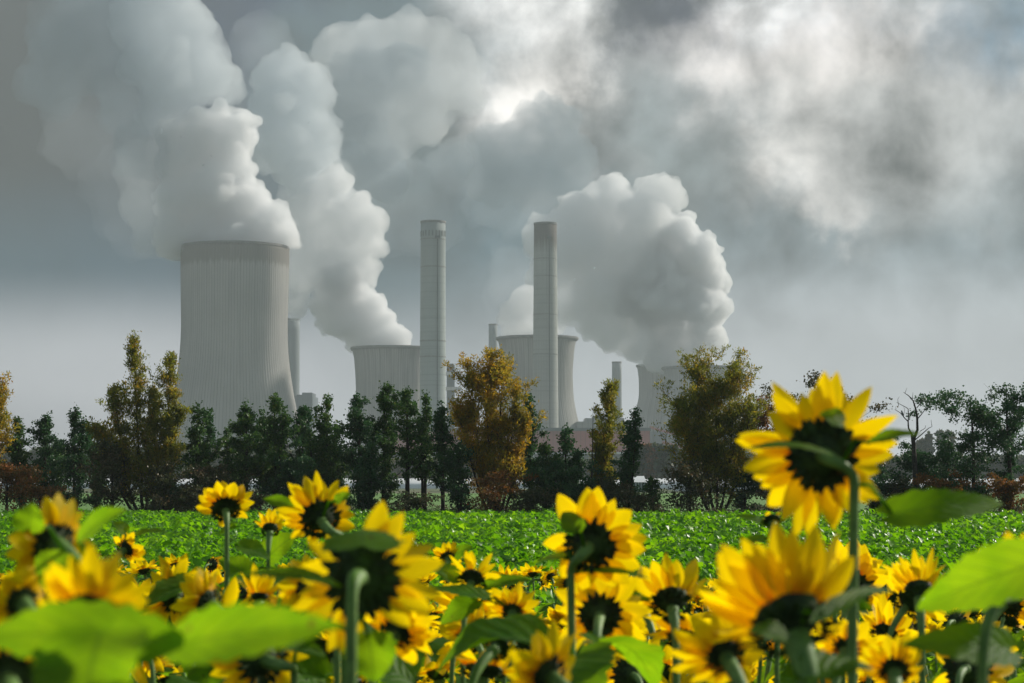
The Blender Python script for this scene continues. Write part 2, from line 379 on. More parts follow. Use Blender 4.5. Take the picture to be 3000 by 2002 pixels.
def chimney(cx, D, top, hw_top, hw_bot, mat, label, group, openings=0, ladder=None, rings=()):
    k_ = D / F; p = at(cx, 1395, D); H_ = CAM_H + (1395 - top) * k_
    e = empty('chimney', (p.x, D, 0), label, 'chimney', group)
    rt, rb = hw_top * k_, hw_bot * k_; R_ = lambda z: rb + (rt - rb) * (z / H_)
    mb = MB(); mb.lathe([(R_(z), z) for z in np.linspace(0, H_, 14)] + [(rt - .9, H_), (rt - .9, H_ - 8)], 64); mb.build('shaft', mat, e)
    mb = MB(); mb.lathe([(rt - .95, H_ + .3), (rt + .35, H_ + .3), (rt + .35, H_ - 1.2), (rt + .02, H_ - 1.25)], 64); mb.build('rim', M['tower_rim'], e, smooth=False)
    for z in rings:
        mb = MB(); r = R_(z); mb.lathe([(r - .1, z + .5), (r + .22, z + .4), (r + .22, z - .4), (r - .1, z - .5)], 64); mb.build('ring', M['ring_dark'], e, smooth=False)
    if ladder is not None:
        a = math.radians(ladder); mb = MB(); dx, dy = math.sin(a), -math.cos(a)
        for z0, z1 in zip(np.linspace(2, H_ - 14, 12)[:-1], np.linspace(2, H_ - 14, 12)[1:]):
            rr = R_((z0 + z1) / 2) + .25; mb.box((rr * dx, rr * dy, (z0 + z1) / 2), (.55, .7, z1 - z0), a)
        mb.build('ladder', M['ladder'], e, smooth=False)
        mb = MB(); mb.box(((R_(H_) + .9) * dx, (R_(H_) + .9) * dy, H_ - 12.6), (3.4, 2.0, 1.6), a); mb.build('platform', M['ladder'], e, smooth=False)
    for i in range(openings):
        a = math.radians(-82 + 164 * i / (openings - 1)); mb = MB()
        mb.box(((rt + .02) * math.sin(a), -(rt + .02) * math.cos(a), H_ - 9.5), (1.15, .5, 4.2), a); mb.build('opening', M['opening'], e, smooth=False)
    return e
M['ladder'] = mat_simple('ladder_steel', (.10, .12, .12), None, .6, 1)
M['ring_dark'] = mat_simple('ring_stain', (.26, .27, .26), None, .8, .5)
M['opening'] = mat_simple('opening_dark', (.17, .19, .19), None, .8, .5)
M['chim_a'] = mat_concrete('chimney_concrete', (.36, .40, .39), (.20, .235, .235), 0, .25, None, .55, (130, 205, (.24, .27, .27), 10), .01)
M['chim_b'] = mat_concrete('chimney_concrete_streaked', (.38, .40, .38), (.19, .21, .20), 46, .5, (40, 60), .45, (180, 194, (.085, .065, .055), 38), .01, .5)
M['chim_far'] = mat_simple('far_chimney_steel', (.20, .23, .245), (.17, .20, .21), .8, .02)
GC = 'chimneys of the power station'
chimney(1267, 1500, 647, 36.5, 39, M['chim_a'], 'tall slim concrete chimney, left of the tall pair, with small openings around its top', GC, 11, 22, (92, 104, 160, 181))
chimney(1598.5, 1600, 652, 33.5, 39, M['chim_b'], 'tall slim concrete chimney, right of the tall pair, with sooty streaked top', GC, 0, 18, (100, 132, 163, 177))
chimney(850, 2050, 935, 25, 26.5, M['chim_far'], 'blue-grey chimney rising out of steam beside the giant cooling tower', GC)
chimney(1444, 2350, 950, 12.5, 14, M['chim_far'], 'short dark chimney top poking from steam left of the flared tower', GC)
chimney(1808, 2300, 1061, 14, 15.5, M['chim_far'], 'slender dark chimney behind the narrow yellow willow', GC)

# ------------------------------------------------------------------ plant buildings
def mat_clad(name, c, c2, sc=.5):
    m, t, b = mat_new(name); b.inputs['Roughness'].default_value = .7
    tcn = t.nodes.new('ShaderNodeTexCoord'); sp = t.nodes.new('ShaderNodeSeparateXYZ'); t.links.new(tcn.outputs['Object'], sp.inputs[0])
    fr = math_n(t, 'ABSOLUTE', math_n(t, 'SUBTRACT', math_n(t, 'FRACT', math_n(t, 'MULTIPLY', sp.outputs[0], sc)), .5))
    f = tex_noise(t, .05, 4)
    col = mixc(t, maprange(t, f, .35, .65), c, c2); col = mixc(t, maprange(t, fr, .42, .5), col, tuple(x * .6 for x in c2))
    t.links.new(col, b.inputs['Base Color']); return m
M['red_clad'] = mat_clad('red_cladding', (.42, .10, .09), (.36, .09, .08), .3)
M['grey_clad'] = mat_clad('grey_cladding', (.26, .28, .28), (.20, .22, .23), .2)
M['dark_clad'] = mat_clad('dark_cladding', (.12, .15, .18), (.10, .13, .15), .2)
M['blue_clad'] = mat_clad('blue_cladding', (.12, .25, .45), (.10, .22, .40), .2)
M['white_clad'] = mat_clad('white_cladding', (.62, .64, .66), (.55, .57, .58), .2)
M['roof_dark'] = mat_simple('roof_dark', (.14, .16, .17), (.11, .12, .13), .8, .05)
def pbox(mb, x0, x1, y0, y1, D, depth, zbase=None, cap=1.0):
    """a box whose front face spans photo pixels x0..x1, y0(top)..y1 at distance D, relative to nothing"""
    k_ = D / F; xa, xb = at(x0, 1395, D).x, at(x1, 1395, D).x; zt, zb = CAM_H + (1395 - y0) * k_, CAM_H + (1395 - y1) * k_
    if zbase is not None: zb = zbase
    mb.box(((xa + xb) / 2, D + depth / 2, (zt + zb) / 2), (xb - xa, depth, zt - zb))
def bldg(name, label, D, parts, cat='building'):
    x = sum(p[2] + p[3] for p in parts) / 2 / len(parts); p0 = at(x, 1395, D)
    e = empty(name, (p0.x, D, 0), label, cat)
    for (nm, mt, x0, x1, y0, y1, dd, depth) in parts:
        mb = MB(); pbox(mb, x0, x1, y0, y1, D + dd, depth, 0. if y1 >= 1400 else None)
        o = mb.build(nm, M[mt], e, smooth=False, loc=(-p0.x, -D, 0))
    return e
bldg('boiler_house', 'blue-grey boiler block with a raised roof box right of the giant tower', 1950,
     [('wall', 'dark_clad', 858, 913, 1160, 1400, 0, 60), ('roof_box', 'dark_clad', 883, 912, 1151, 1160, 3, 40), ('railing', 'ladder', 868, 883, 1157, 1160, 1, .4)])
bldg('stair_tower', 'narrow grey block with two pale bridges right of the left tall chimney', 1800,
     [('wall', 'dark_clad', 1308, 1331, 1069, 1400, 0, 14), ('bridge', 'white_clad', 1303, 1352, 1091, 1100, -3, 8), ('bridge', 'white_clad', 1303, 1352, 1134, 1144, -3, 8), ('roof', 'roof_dark', 1312, 1328, 1066, 1069, 2, 8)])
bldg('turbine_hall', 'long hall with faded red cladding below the right tall chimney', 1450,
     [('wall', 'red_clad', 1655, 1905, 1263, 1325, 0, 70), ('wall', 'red_clad', 1140, 1655, 1263, 1325, 4, 70), ('roof', 'roof_dark', 1138, 1908, 1254, 1263, -1, 74),
      ('base_wall', 'dark_clad', 1140, 1905, 1331, 1400, 4, 60), ('cornice', 'white_clad', 1140, 1907, 1325, 1331, -2, 70)] +
     [('pillar', 'white_clad', x, x + 5, 1331, 1400, -1, 4) for x in (1180, 1250, 1330, 1560, 1620, 1697, 1790, 1850)])
bldg('fuel_bunker', 'pale grey sloping-roofed shed behind the red hall', 1700,
     [('wall', 'grey_clad', 1690, 1850, 1236, 1400, 0, 60), ('roof', 'grey_clad', 1715, 1830, 1226, 1236, 6, 45), ('roof', 'grey_clad', 1738, 1800, 1219, 1226, 10, 30)])
bldg('filter_house', 'grey block with blue panel and white bays under the distant cooling towers', 1900,
     [('wall', 'grey_clad', 1856, 2230, 1256, 1400, 0, 50), ('annex', 'dark_clad', 1907, 1945, 1265, 1400, -14, 12), ('panel', 'blue_clad', 1886, 1897, 1270, 1287, -2, 1.8),
      ('bay', 'white_clad', 1868, 1877, 1287, 1400, -3, 2.8), ('bay', 'white_clad', 1881, 1896, 1287, 1400, -3, 2.8), ('bay', 'white_clad', 1900, 1906, 1287, 1400, -3, 2.8),
      ('column', 'red_clad', 1877, 1880, 1285, 1400, -4, 3), ('column', 'red_clad', 1897, 1899, 1285, 1400, -4, 3)])
def conveyor(label, x0, y0, x1, y1, th, D):
    a, b_ = at(x0, y0, D), at(x1, y1, D); e = empty('conveyor_gallery', (a.x, D, 0), label, 'conveyor')
    k_ = D / F * th; mb = MB(); n = Vector((0, 0, 1)) * k_; dd = Vector((0, 5, 0)); o = Vector((a.x, D, 0)); A, B_ = a - o, b_ - o
    mb.add([A, B_, B_ + n, A + n, A + dd, B_ + dd, B_ + n + dd, A + n + dd], [(0, 1, 2, 3), (7, 6, 5, 4), (0, 4, 5, 1), (3, 2, 6, 7), (0, 3, 7, 4), (1, 5, 6, 2)])
    mb.build('gallery', M['red_clad'], e, smooth=False)
    mb = MB()
    for s_ in (.1, .5, .9):
        q = A + (B_ - A) * s_; mb.box((q.x, 2.5, q.z / 2), (1.2, 3, q.z))
    mb.build('trestle', M['ladder'], e, smooth=False)
conveyor('upper pale red sloping conveyor gallery in front of the grey block', 1904, 1256, 2000, 1282, 7, 1860)
conveyor('lower pale red sloping conveyor gallery running down behind the wide willow', 1940, 1300, 2020, 1320, 8, 1840)

# foil tunnels and a glasshouse between the trees and the plant
M['foil'] = mat_simple('white_foil', (.80, .81, .82), (.70, .71, .73), .35, .2, 0, .5)
M['glasshouse'] = mat_clad('glasshouse_glass', (.50, .56, .56), (.42, .48, .48), .6)
def tunnel(x0, x1, D, h, w, label, n=1):
    xa, xb = at(x0, 1395, D).x, at(x1, 1395, D).x
    e = empty('foil_tunnel', ((xa + xb) / 2, D, 0), label, 'polytunnel', 'white foil tunnels across the far field')
    mb = MB(); L = xb - xa; prof = [(-w / 2, 0)] + [(-w / 2 * math.cos(math.pi * i / 10), h * math.sin(math.pi * i / 10) ** .7) for i in range(1, 10)] + [(w / 2, 0)]
    N = max(4, int(L / 6)); vs = []
    for i in range(N + 1):
        s_ = 1 + .03 * math.sin(i * 2.1)
        for (y, z) in prof: vs.append((-L / 2 + L * i / N, y, z * s_))
    k_ = len(prof); fs = [(i * k_ + j, (i + 1) * k_ + j, (i + 1) * k_ + j + 1, i * k_ + j + 1) for i in range(N) for j in range(k_ - 1)]
    fs += [tuple(range(k_)), tuple(N * k_ + j for j in range(k_ - 1, -1, -1))]
    mb.add(vs, fs); mb.build('foil_cover', M['foil'], e)
for q, (x0, x1, D_, h_) in enumerate([(-300, 3300, 430, 1.75), (-200, 3200, 400, 1.65), (-100, 3150, 370, 1.55), (1960, 3100, 335, 1.35), (1980, 3100, 305, 1.2)]):
    tunnel(x0, x1, D_, h_, 9, ['farthest long white foil tunnel, right under the hazy woods', 'second farthest long white foil tunnel', 'middle long white foil tunnel crossing the whole view', 'shorter white foil tunnel right of the sapling, behind the nearest one', 'nearest short white foil tunnel seen through the right-hand trees'][q])
def glasshouse(x0, x1, D, label):
    xa, xb = at(x0, 1395, D).x, at(x1, 1395, D).x; e = empty('glasshouse', ((xa + xb) / 2, D, 0), label, 'glasshouse', 'small glasshouses beyond the tree line')
    L = xb - xa; mb = MB(); mb.box((0, 0, .7), (L, 8, 1.4)); mb.build('wall', M['glasshouse'], e, smooth=False)
    mb = MB(); mb.add([(-L / 2 - .1, -4.1, 1.41), (L / 2 + .1, -4.1, 1.41), (L / 2 + .1, 0, 2.3), (-L / 2 - .1, 0, 2.3), (L / 2 + .1, 4.1, 1.41), (-L / 2 - .1, 4.1, 1.41)], [(0, 1, 2, 3), (3, 2, 4, 5), (0, 3, 5), (1, 4, 2)])
    mb.build('roof', M['foil'], e, smooth=False)
    for i in range(7):
        mb = MB(); mb.box((-L / 2 + L * i / 6, -4.08, .7), (.15, .1, 1.38)); mb.build('post', M['ladder'], e, smooth=False)
glasshouse(1300, 1345, 300, 'small pale glasshouse seen between the slim trees left of the orange willow')
glasshouse(1838, 1885, 290, 'small glass-walled shed just right of the narrow yellow willow')

# ------------------------------------------------------------------ foliage
def leaf_cloud(pts, size, aspect, rng, up=None, upw=0., curl=.3, cup=True):
    """diamond leaves (4 verts) at pts (n,3): returns V, F, t"""
    n = len(pts); d = rng.normal(size=(n, 3))
    if up is not None: d = d * (1 - upw) + np.asarray(up)[None, :] * upw * 1.5
    d /= np.linalg.norm(d, axis=1)[:, None] + 1e-9
    r = rng.normal(size=(n, 3)); s = np.cross(d, r); s /= np.linalg.norm(s, axis=1)[:, None] + 1e-9
    nn = np.cross(d, s); L = size * rng.uniform(.65, 1.3, n)[:, None]; Wd = L * aspect
    a = pts; b = pts + d * L * .5 + s * Wd * .5 + nn * L * .12; c_ = pts + d * L - nn * L * curl * .3; e = pts + d * L * .5 - s * Wd * .5 + nn * L * .12
    V = np.stack([a, b, c_, e], 1).reshape(-1, 3); Fc = np.arange(n * 4).reshape(n, 4)
    t = np.repeat(rng.uniform(0, 1, n), 4); return V, Fc, t

def tree(kind, px, top, hw, label, leafmat, D=105., base=None, seed=0, n_leaf=6000, leaders=None, lean=0., bare=.12, group=None, barkmat='bark', leaf=None, branch_up=None, name='tree', clumps=None, shape=None, basehw=None):
    rng = np.random.default_rng(seed); R = random.Random(seed)
    k_ = D / F; base_px = px if base is None else base
    p0 = at(base_px, 1395, D); H_ = CAM_H + (1395 - top) * k_; Wd = hw * k_
    e = empty(name, (p0.x, D, 0), label, {'tree': 'tree', 'shrub': 'shrub', 'willow_tree': 'tree', 'sapling': 'sapling'}.get(name, 'tree'), group)
    tr = MB(); P = []; PW = []
    topx = (px - base_px) * k_ + lean
    if leaders is None: leaders = [(0, 1., 1.)]
    for (ox, hf, wf) in leaders:
        hh = H_ * hf; tx = topx + ox * k_; ty = R.uniform(-.5, .5) * Wd * .6
        nseg = 9; pts = []
        wob = [R.uniform(-1, 1) for _ in range(4)]
        spread = .55 if len(leaders) > 1 else 1
        for i in range(nseg + 1):
            s_ = i / nseg; g = s_ ** spread
            pts.append(Vector((tx * g + (math.sin(s_ * 5 + wob[0] * 3) * .05 * Wd) * s_, ty * g + math.cos(s_ * 4 + wob[1] * 3) * .05 * Wd * s_, hh * s_ * .97)))
        r0 = (.018 * H_ + .02) / math.sqrt(len(leaders)); rad = [r0 * (1 - .93 * (i / nseg)) + .008 for i in range(nseg + 1)]
        rad[0] *= 1.35
        tr.tube(pts, rad, 7)
        def on(s_):
            q = s_ * nseg; i = min(int(q), nseg - 1); return pts[i].lerp(pts[i + 1], q - i)
        nb = int((30 if kind == 'alder' else 56) * (1 if len(leaders) == 1 else .75)); 
        if name == 'shrub': nb = 26
        for bi in range(nb):
            s_ = bare + (1 - bare) * ((bi + R.random()) / nb) ** .9
            if shape == 'flat': prof = (.35 + .65 * math.sin(math.pi * min(1, s_ * .95)) ** .5) if s_ > .35 else .5
            elif kind == 'alder': prof = (.62 + .38 * math.sin(math.pi * min(1, s_ * 1.1))) * (1 - .62 * max(0, s_ - .55) / .45) * (1 + .75 * noise.noise(Vector((s_ * 7, seed * .37, 0))))
            else: prof = (math.sin(math.pi * min(1, .13 + s_ * .80)) ** .55) * (1 - .12 * s_) * (1 + .5 * noise.noise(Vector((s_ * 6, seed * .37, ox))))
            if name == 'shrub': prof = math.sqrt(max(0.02, 1 - (s_ * .97) ** 2))
            ln = Wd * wf * prof * R.choice((.3, .6, .9, 1.1, 1.55)) * (1.32 if kind == 'alder' else 1.1)
            ang = R.uniform(0, 6.283); elv = math.radians(R.uniform(12, 58) if kind == 'alder' else R.uniform(52, 76))
            if shape == 'flat': elv = math.radians(R.uniform(-5, 30))
            if name == 'shrub': elv = math.radians(R.uniform(10, 75))
            if kind == 'willow': ln *= 1.3
            dv = Vector((math.cos(ang) * math.cos(elv), math.sin(ang) * math.cos(elv), math.sin(elv)))
            a = on(s_ * .95 if kind == 'alder' else s_ * .93); sag = R.uniform(-.1, .12)
            bp = [a + dv * ln * u + Vector((0, 0, -sag * ln * u * u + (.1 * ln * u * u if kind == 'alder' else -.05 * ln * u * u))) + Vector((R.uniform(-1, 1), R.uniform(-1, 1), R.uniform(-1, 1))) * ln * .05 * (u > 0) for u in (0, .33, .66, 1)]
            # keep below the crown top
            br = max(.010, r0 * (1 - s_) * .42)
            tr.tube(bp, [br, br * .7, br * .45, .006], 4, False)
            # twigs and leaf clumps
            for ti in range(5 if kind == 'alder' else 6):
                u = R.uniform(.2, 1.0); q = u * 3; i = min(int(q), 2); c0 = bp[i].lerp(bp[i + 1], q - i)
                td = Vector((R.gauss(0, 1), R.gauss(0, 1), R.gauss(.25 if kind == 'alder' else .9, .6))).normalized()
                if kind == 'willow': td = (dv * .7 + td).normalized()
                tl = ln * R.uniform(.16, .34) + .08; c1 = c0 + td * tl
                tr.tube([c0, c1], [.009, .005], 3, False)
                for u2 in (.15, .5, .85, 1.0):
                    P.append(c0.lerp(c1, u2)); PW.append((.5 + u) * R.choice((.3, .8, 1., 1.6)) * (.6 + .4 * ln / (Wd + 1e-6)))
                    if kind == 'willow': PW[-1] *= 1.0
        for s_ in (.86, .9, .94, .97, 1.):      # tuft at the tip
            P.append(on(s_)); PW.append(2.)
    P = np.array([p[:] for p in P]); PW = np.array(PW); PW /= PW.sum()
    idx = rng.choice(len(P), n_leaf, p=PW)
    sg = (Wd * .055 + .05) if kind == 'alder' else (Wd * .022 + .07)
    if name == 'shrub': sg = Wd * .09 + .04
    pts = P[idx] + rng.normal(size=(n_leaf, 3)) * sg * np.array([1, 1, .8])
    hi = np.quantile(pts[:, 2], .998); lo_ = .55 * H_
    sq = (lambda z: np.where(z > lo_, lo_ + (z - lo_) * (H_ - lo_) / max(hi - lo_, .01), z)) if hi > H_ else (lambda z: z)
    pts[:, 2] = sq(pts[:, 2]); pts = pts[(pts[:, 2] > .03) & (pts[:, 2] < H_ * 1.04)]; n_leaf = len(pts)
    if hi > H_: tr.v = [(x, y, float(sq(np.float64(z)))) for x, y, z in tr.v]
    ls, asp, up, uw = leaf or ((.13, .75, None, 0) if kind == 'alder' else (.19, .30, (0, 0, 1), .35))
    ls *= D / 105
    V, Fc, t_ = leaf_cloud(pts, ls, asp, rng, up, uw)
    o = bpy.data.objects.new('crown', mesh_np('crown', V, Fc, M[leafmat], False, {'t': t_})); link(o, e)
    tr.build('trunk', M[barkmat], e)
    return e

GA = 'trees of the row behind the crop field'
def A(px, top, hw_, label, mat='alder_leaf', D=105, n=5200, **k):
    q = random.Random(int(px * 7 + top))
    if 'shape' not in k and q.random() < .6:
        k['leaders'] = [(q.uniform(-14, -4), 1, q.uniform(.6, .9)), (q.uniform(14, 34) * q.choice((-1, 1)), q.uniform(.72, .93), q.uniform(.45, .75))]
    k.setdefault('lean', q.uniform(-.35, .35)); return tree('alder', px, top, hw_ * 1.28, label, mat, D, n_leaf=int(n * 1.25), seed=int(px * 7 + top), group=GA, **k)
Wl = lambda px, top, hw, label, mat='willow_leaf', D=105, n=14000, **k: tree('willow', px, top, hw, label, mat, D, n_leaf=int(n * 1.25), seed=int(px * 3 + top), group=GA, name='willow_tree', **k)
Sh = lambda px, top, hw, label, mat='bramble_leaf', D=103, n=3000, **k: tree('alder', px, top, hw, label, mat, D, n_leaf=n, seed=int(px * 5 + top), group='shrubs under the row of trees', name='shrub', bare=.02, **k)
TREES = 1
# left part
Wl(-22, 1085, 80, 'golden willow cut off by the left edge of the picture', 'willow_leaf', 106, 14000, leaders=[(-20, .93, .8), (0, 1, 1)])
Sh(20, 1330, 95, 'orange-brown shrub at the far left edge under the golden willow', 'rust_leaf', 102, 4500)
A(70, 1218, 42, 'thin dark tree next to the golden willow at the far left', D=107, n=4200)
A(122, 1208, 44, 'thin dark tree with layered top, second from the left willow', 'alder_dark', D=108, n=4600, shape=None)
A(172, 1290, 42, 'low dark tree between the layered one and the pointed one', D=110, n=3200)
Sh(120, 1400, 80, 'reddish low shrub under the thin trees at far left', 'rust_leaf', 101, 2600)
A(218, 1184, 46, 'pointed dark green tree standing alone left of the big willow', 'alder_dark', D=105, n=5200, bare=.1)
A(290, 1245, 42, 'brownish-green tree leaning against the left flank of the big willow', D=109, n=3600)
Wl(402, 955, 100, 'big forked willow, tallest tree left of the giant cooling tower', 'willow_green', 104, 30000, base=425, leaders=[(-16, 1, .58), (104, .885, .50), (-78, .70, .55), (42, .72, .45), (-112, .5, .45), (125, .6, .42)])
Sh(330, 1290, 75, 'brownish shrub at the foot of the big willow, left side', 'bramble_leaf', 103, 4600)
Sh(480, 1350, 60, 'olive shrub at the foot of the big willow, right side', 'bramble_leaf', 102, 3200)
A(578, 1178, 48, 'dark round-topped tree just right of the big willow', D=106, n=5600)
A(625, 1195, 46, 'dark tree in front of the left base of the giant tower', 'alder_dark', D=108, n=5200)
A(682, 1250, 44, 'lower dark tree in the dip before the giant tower', D=107, n=4600)
A(722, 1168, 40, 'slim dark tree with pointed tip before the right base of the giant tower', D=105, n=4800)
A(806, 1150, 58, 'tall spreading dark tree before the giant tower edge', 'alder_leaf', D=106, n=8000)
A(760, 1215, 46, 'dark tree between the slim pointed tree and the tall spreading tree', 'alder_dark', D=109, n=5000)
A(880, 1188, 46, 'dark tree before the blue-grey boiler block', 'alder_dark', D=107, n=5200)
A(925, 1255, 40, 'low dark tree right of the boiler block', D=105, n=4200)
A(968, 1150, 52, 'tall dark tree with airy top, left of the small flared cooling tower', D=106, n=6200)
A(1055, 1143, 48, 'dark tree before the left edge of the small flared cooling tower', 'alder_dark', D=105, n=6200)
A(1010, 1230, 42, 'lower dark tree between two tall ones, left of the small flared tower', D=109, n=4400)
A(1124, 1118, 54, 'tallest dark tree before the small flared cooling tower', D=106, n=7800)
A(1193, 1124, 36, 'slim dark tree just left of the left tall chimney', 'alder_leaf', D=104, n=4300, bare=.3)
A(1245, 1140, 38, 'airy slim tree in front of the left tall chimney', 'alder_leaf', D=106, n=3700, bare=.28)
A(1300, 1170, 42, 'airy dark tree right of the left tall chimney', 'alder_dark', D=105, n=4600, bare=.22)
A(1090, 1300, 50, 'low dark tree filling the row under the small flared tower', 'alder_dark', D=103, n=4600)
Wl(1432, 1028, 106, 'broad orange willow left of the right tall chimney', 'willow_orange', 105, 30000, base=1455, leaders=[(-55, .95, .7), (-10, 1, .7), (42, .995, .75), (85, .83, .6), (-88, .72, .6), (110, .62, .5)])
A(1355, 1290, 56, 'dark tree at the left foot of the orange willow', 'alder_dark', D=103, n=4800)
Sh(1440, 1380, 90, 'orange-leaved shrub at the foot of the orange willow', 'rust_leaf', 102, 3800)
A(1560, 1148, 44, 'dark tree touching the right side of the orange willow', 'alder_dark', D=106, n=4600)
A(1598, 1290, 46, 'low dark tree before the foot of the right tall chimney', D=104, n=4200)
A(1655, 1245, 44, 'dark bent tree just right of the right tall chimney', 'alder_dark', D=105, n=3800)
A(1640, 1340, 62, 'bushy dark tree before the red hall', 'alder_dark', D=103, n=5200)
Sh(1700, 1400, 70, 'dark shrub left of the narrow yellow willow', 'alder_dark', 102, 3600)
Wl(1788, 1112, 54, 'narrow yellow willow before the slender dark chimney', 'willow_green', 105, 12000, base=1762, leaders=[(0, 1, 1), (-30, .62, .6)])
A(1862, 1190, 44, 'dark leaning tree just right of the narrow yellow willow', 'alder_dark', D=104, n=5200, base=1830)
Sh(1795, 1400, 66, 'yellowish-green shrub at the foot of the narrow yellow willow', 'bramble_leaf', 102, 4200)
tree('alder', 1912, 1398, 34, 'small green sapling standing alone in the gap before the white tunnels', 'alder_leaf', 103, seed=9, n_leaf=1500, group='shrubs under the row of trees', name='sapling', bare=.05)
Sh(1870, 1440, 40, 'low green shrub between yellow willow and sapling', 'bramble_leaf', 101, 1500)
Wl(2092, 1026, 128, 'wide bushy willow with two rounded tops left of the tall sunflower', 'willow_green', 105, 34000, base=2098, leaders=[(-45, 1, .75), (68, .95, .75), (-100, .72, .6), (10, .86, .7), (-70, .5, .8), (112, .72, .5)])
Sh(2020, 1350, 80, 'brownish shrub at the left foot of the wide bushy willow', 'bramble_leaf', 103, 4200)
A(2250, 1158, 66, 'rust-coloured oak between the wide willow and the tall sunflower', 'rust_leaf', D=108, n=6500)
A(2180, 1350, 56, 'dark tree under the rust-coloured oak', 'alder_dark', D=106, n=3800)
A(2435, 1098, 120, 'large dark oak hidden behind the tall sunflower head', 'bramble_leaf', D=108, n=12000, bare=.2)
Sh(2350, 1400, 70, 'brown shrub behind the lower petals of the tall sunflower', 'bramble_leaf', 104, 3200)
A(2560, 1380, 50, 'low dark-green tree just right of the tall sunflower stem', 'alder_dark', D=104, n=3000)
A(2690, 1300, 74, 'leafy dark tree around the foot of the bare dead tree', 'alder_dark', D=106, n=5200, bare=.08)
Sh(2770, 1380, 66, 'rusty orange shrub right of the dead tree', 'rust_leaf', 103, 4200)
Sh(2640, 1400, 66, 'olive-brown shrub left of the dead tree trunk', 'bramble_leaf', 103, 3200)
A(2850, 1148, 92, 'spreading dark pine-like tree with layered boughs near the right edge', 'alder_dark', D=105, n=9000, shape='flat', bare=.25)
A(2962, 1112, 58, 'tall thin dark tree at the right edge of the picture', 'alder_dark', D=104, n=5200, shape='flat', bare=.2)
Sh(2850, 1410, 60, 'dark bushy shrub under the layered tree', 'alder_dark', 103, 4200)
Sh(2950, 1390, 66, 'brown-orange shrub in the right corner of the tree row', 'rust_leaf', 102, 4200)
A(3050, 1180, 36, 'dark tree cut by the right edge of the picture', 'alder_dark', D=107, n=3500)
A(510, 1400, 60, 'low dark tree filling the row right of the big willow', 'alder_dark', D=108, n=3600)
A(850, 1340, 56, 'low dark tree filling the row under the boiler block', 'alder_dark', D=104, n=4200)
A(650, 1360, 60, 'low brownish tree filling the row under the giant tower', 'bramble_leaf', D=103, n=3800)
Sh(560, 1420, 60, 'low brown shrub under the trees right of the big willow', 'bramble_leaf', 101, 2600)
Sh(740, 1440, 60, 'low brown shrub under the trees before the giant tower', 'bramble_leaf', 101, 2200)
Sh(1220, 1440, 60, 'low brown shrub under the slim trees by the left tall chimney', 'bramble_leaf', 101, 1700)
Sh(980, 1440, 60, 'low green shrub under the tall dark trees left of the chimney', 'alder_dark', 101, 2400)
Sh(1560, 1430, 60, 'low olive shrub right of the orange willow foot', 'bramble_leaf', 101, 2600)
Sh(2450, 1430, 66, 'low brown shrub right behind the tall sunflower stem', 'bramble_leaf', 102, 2600)

# bare dead tree with its bird, thin dead stem
def bare_tree(strokes, D, label, base_px, rads, group=GA):
    k_ = D / F; p0 = at(base_px, 1395, D); e = empty('dead_tree', (p0.x, D, 0), label, 'tree', group); mb = MB(); R = random.Random(4)
    for pts, (r0, r1) in zip(strokes, rads):
        V = []
        for i, (x, y) in enumerate(pts):
            q = at(x, y, D) - Vector((p0.x, D, 0)); q.y = (x - base_px) * k_ * .35 * (1 if i % 2 else .7); V.append(q)
        n = len(V); mb.tube(V, [r0 + (r1 - r0) * i / (n - 1) for i in range(n)], 6)
    mb.build('trunk', M['dead_wood'], e); return e
bare_tree([[(2684, 1500), (2682, 1400), (2676, 1300), (2672, 1275)], [(2672, 1275), (2660, 1255), (2659, 1235), (2650, 1228), (2635, 1210), (2617, 1201)], [(2659, 1250), (2660, 1215), (2659, 1198), (2648, 1192), (2630, 1183), (2623, 1180)], [(2630, 1190), (2626, 1172), (2632, 1163)],
           [(2676, 1290), (2688, 1260), (2687, 1222), (2683, 1200), (2675, 1175), (2660, 1160), (2645, 1150)], [(2688, 1228), (2700, 1215), (2713, 1198), (2725, 1187), (2729, 1194)], [(2686, 1195), (2700, 1180), (2710, 1174)], [(2697, 1180), (2698, 1165)], [(2672, 1172), (2674, 1150)], [(2650, 1152), (2655, 1137)], [(2680, 1185), (2687, 1175)],
           [(2680, 1290), (2705, 1270), (2722, 1255), (2734, 1250), (2730, 1230)], [(2696, 1264), (2712, 1255), (2714, 1246)], [(2645, 1222), (2648, 1200), (2645, 1192)], [(2622, 1202), (2620, 1192)], [(2725, 1187), (2728, 1183)]],
          104, 'bare dead tree with forked top and a perched bird', 2684, [(.16, .09), (.05, .012), (.03, .010), (.015, .007), (.08, .012), (.03, .008), (.025, .008), (.014, .006), (.016, .006), (.014, .006), (.012, .006), (.035, .010), (.02, .008), (.012, .006), (.01, .006), (.01, .006)])
bare_tree([[(1728, 1500), (1733, 1400), (1736, 1300), (1738, 1195)], [(1731, 1420), (1745, 1330), (1752, 1285)]], 104, 'thin leafless stem just left of the narrow yellow willow', 1728, [(.05, .008), (.03, .006)])
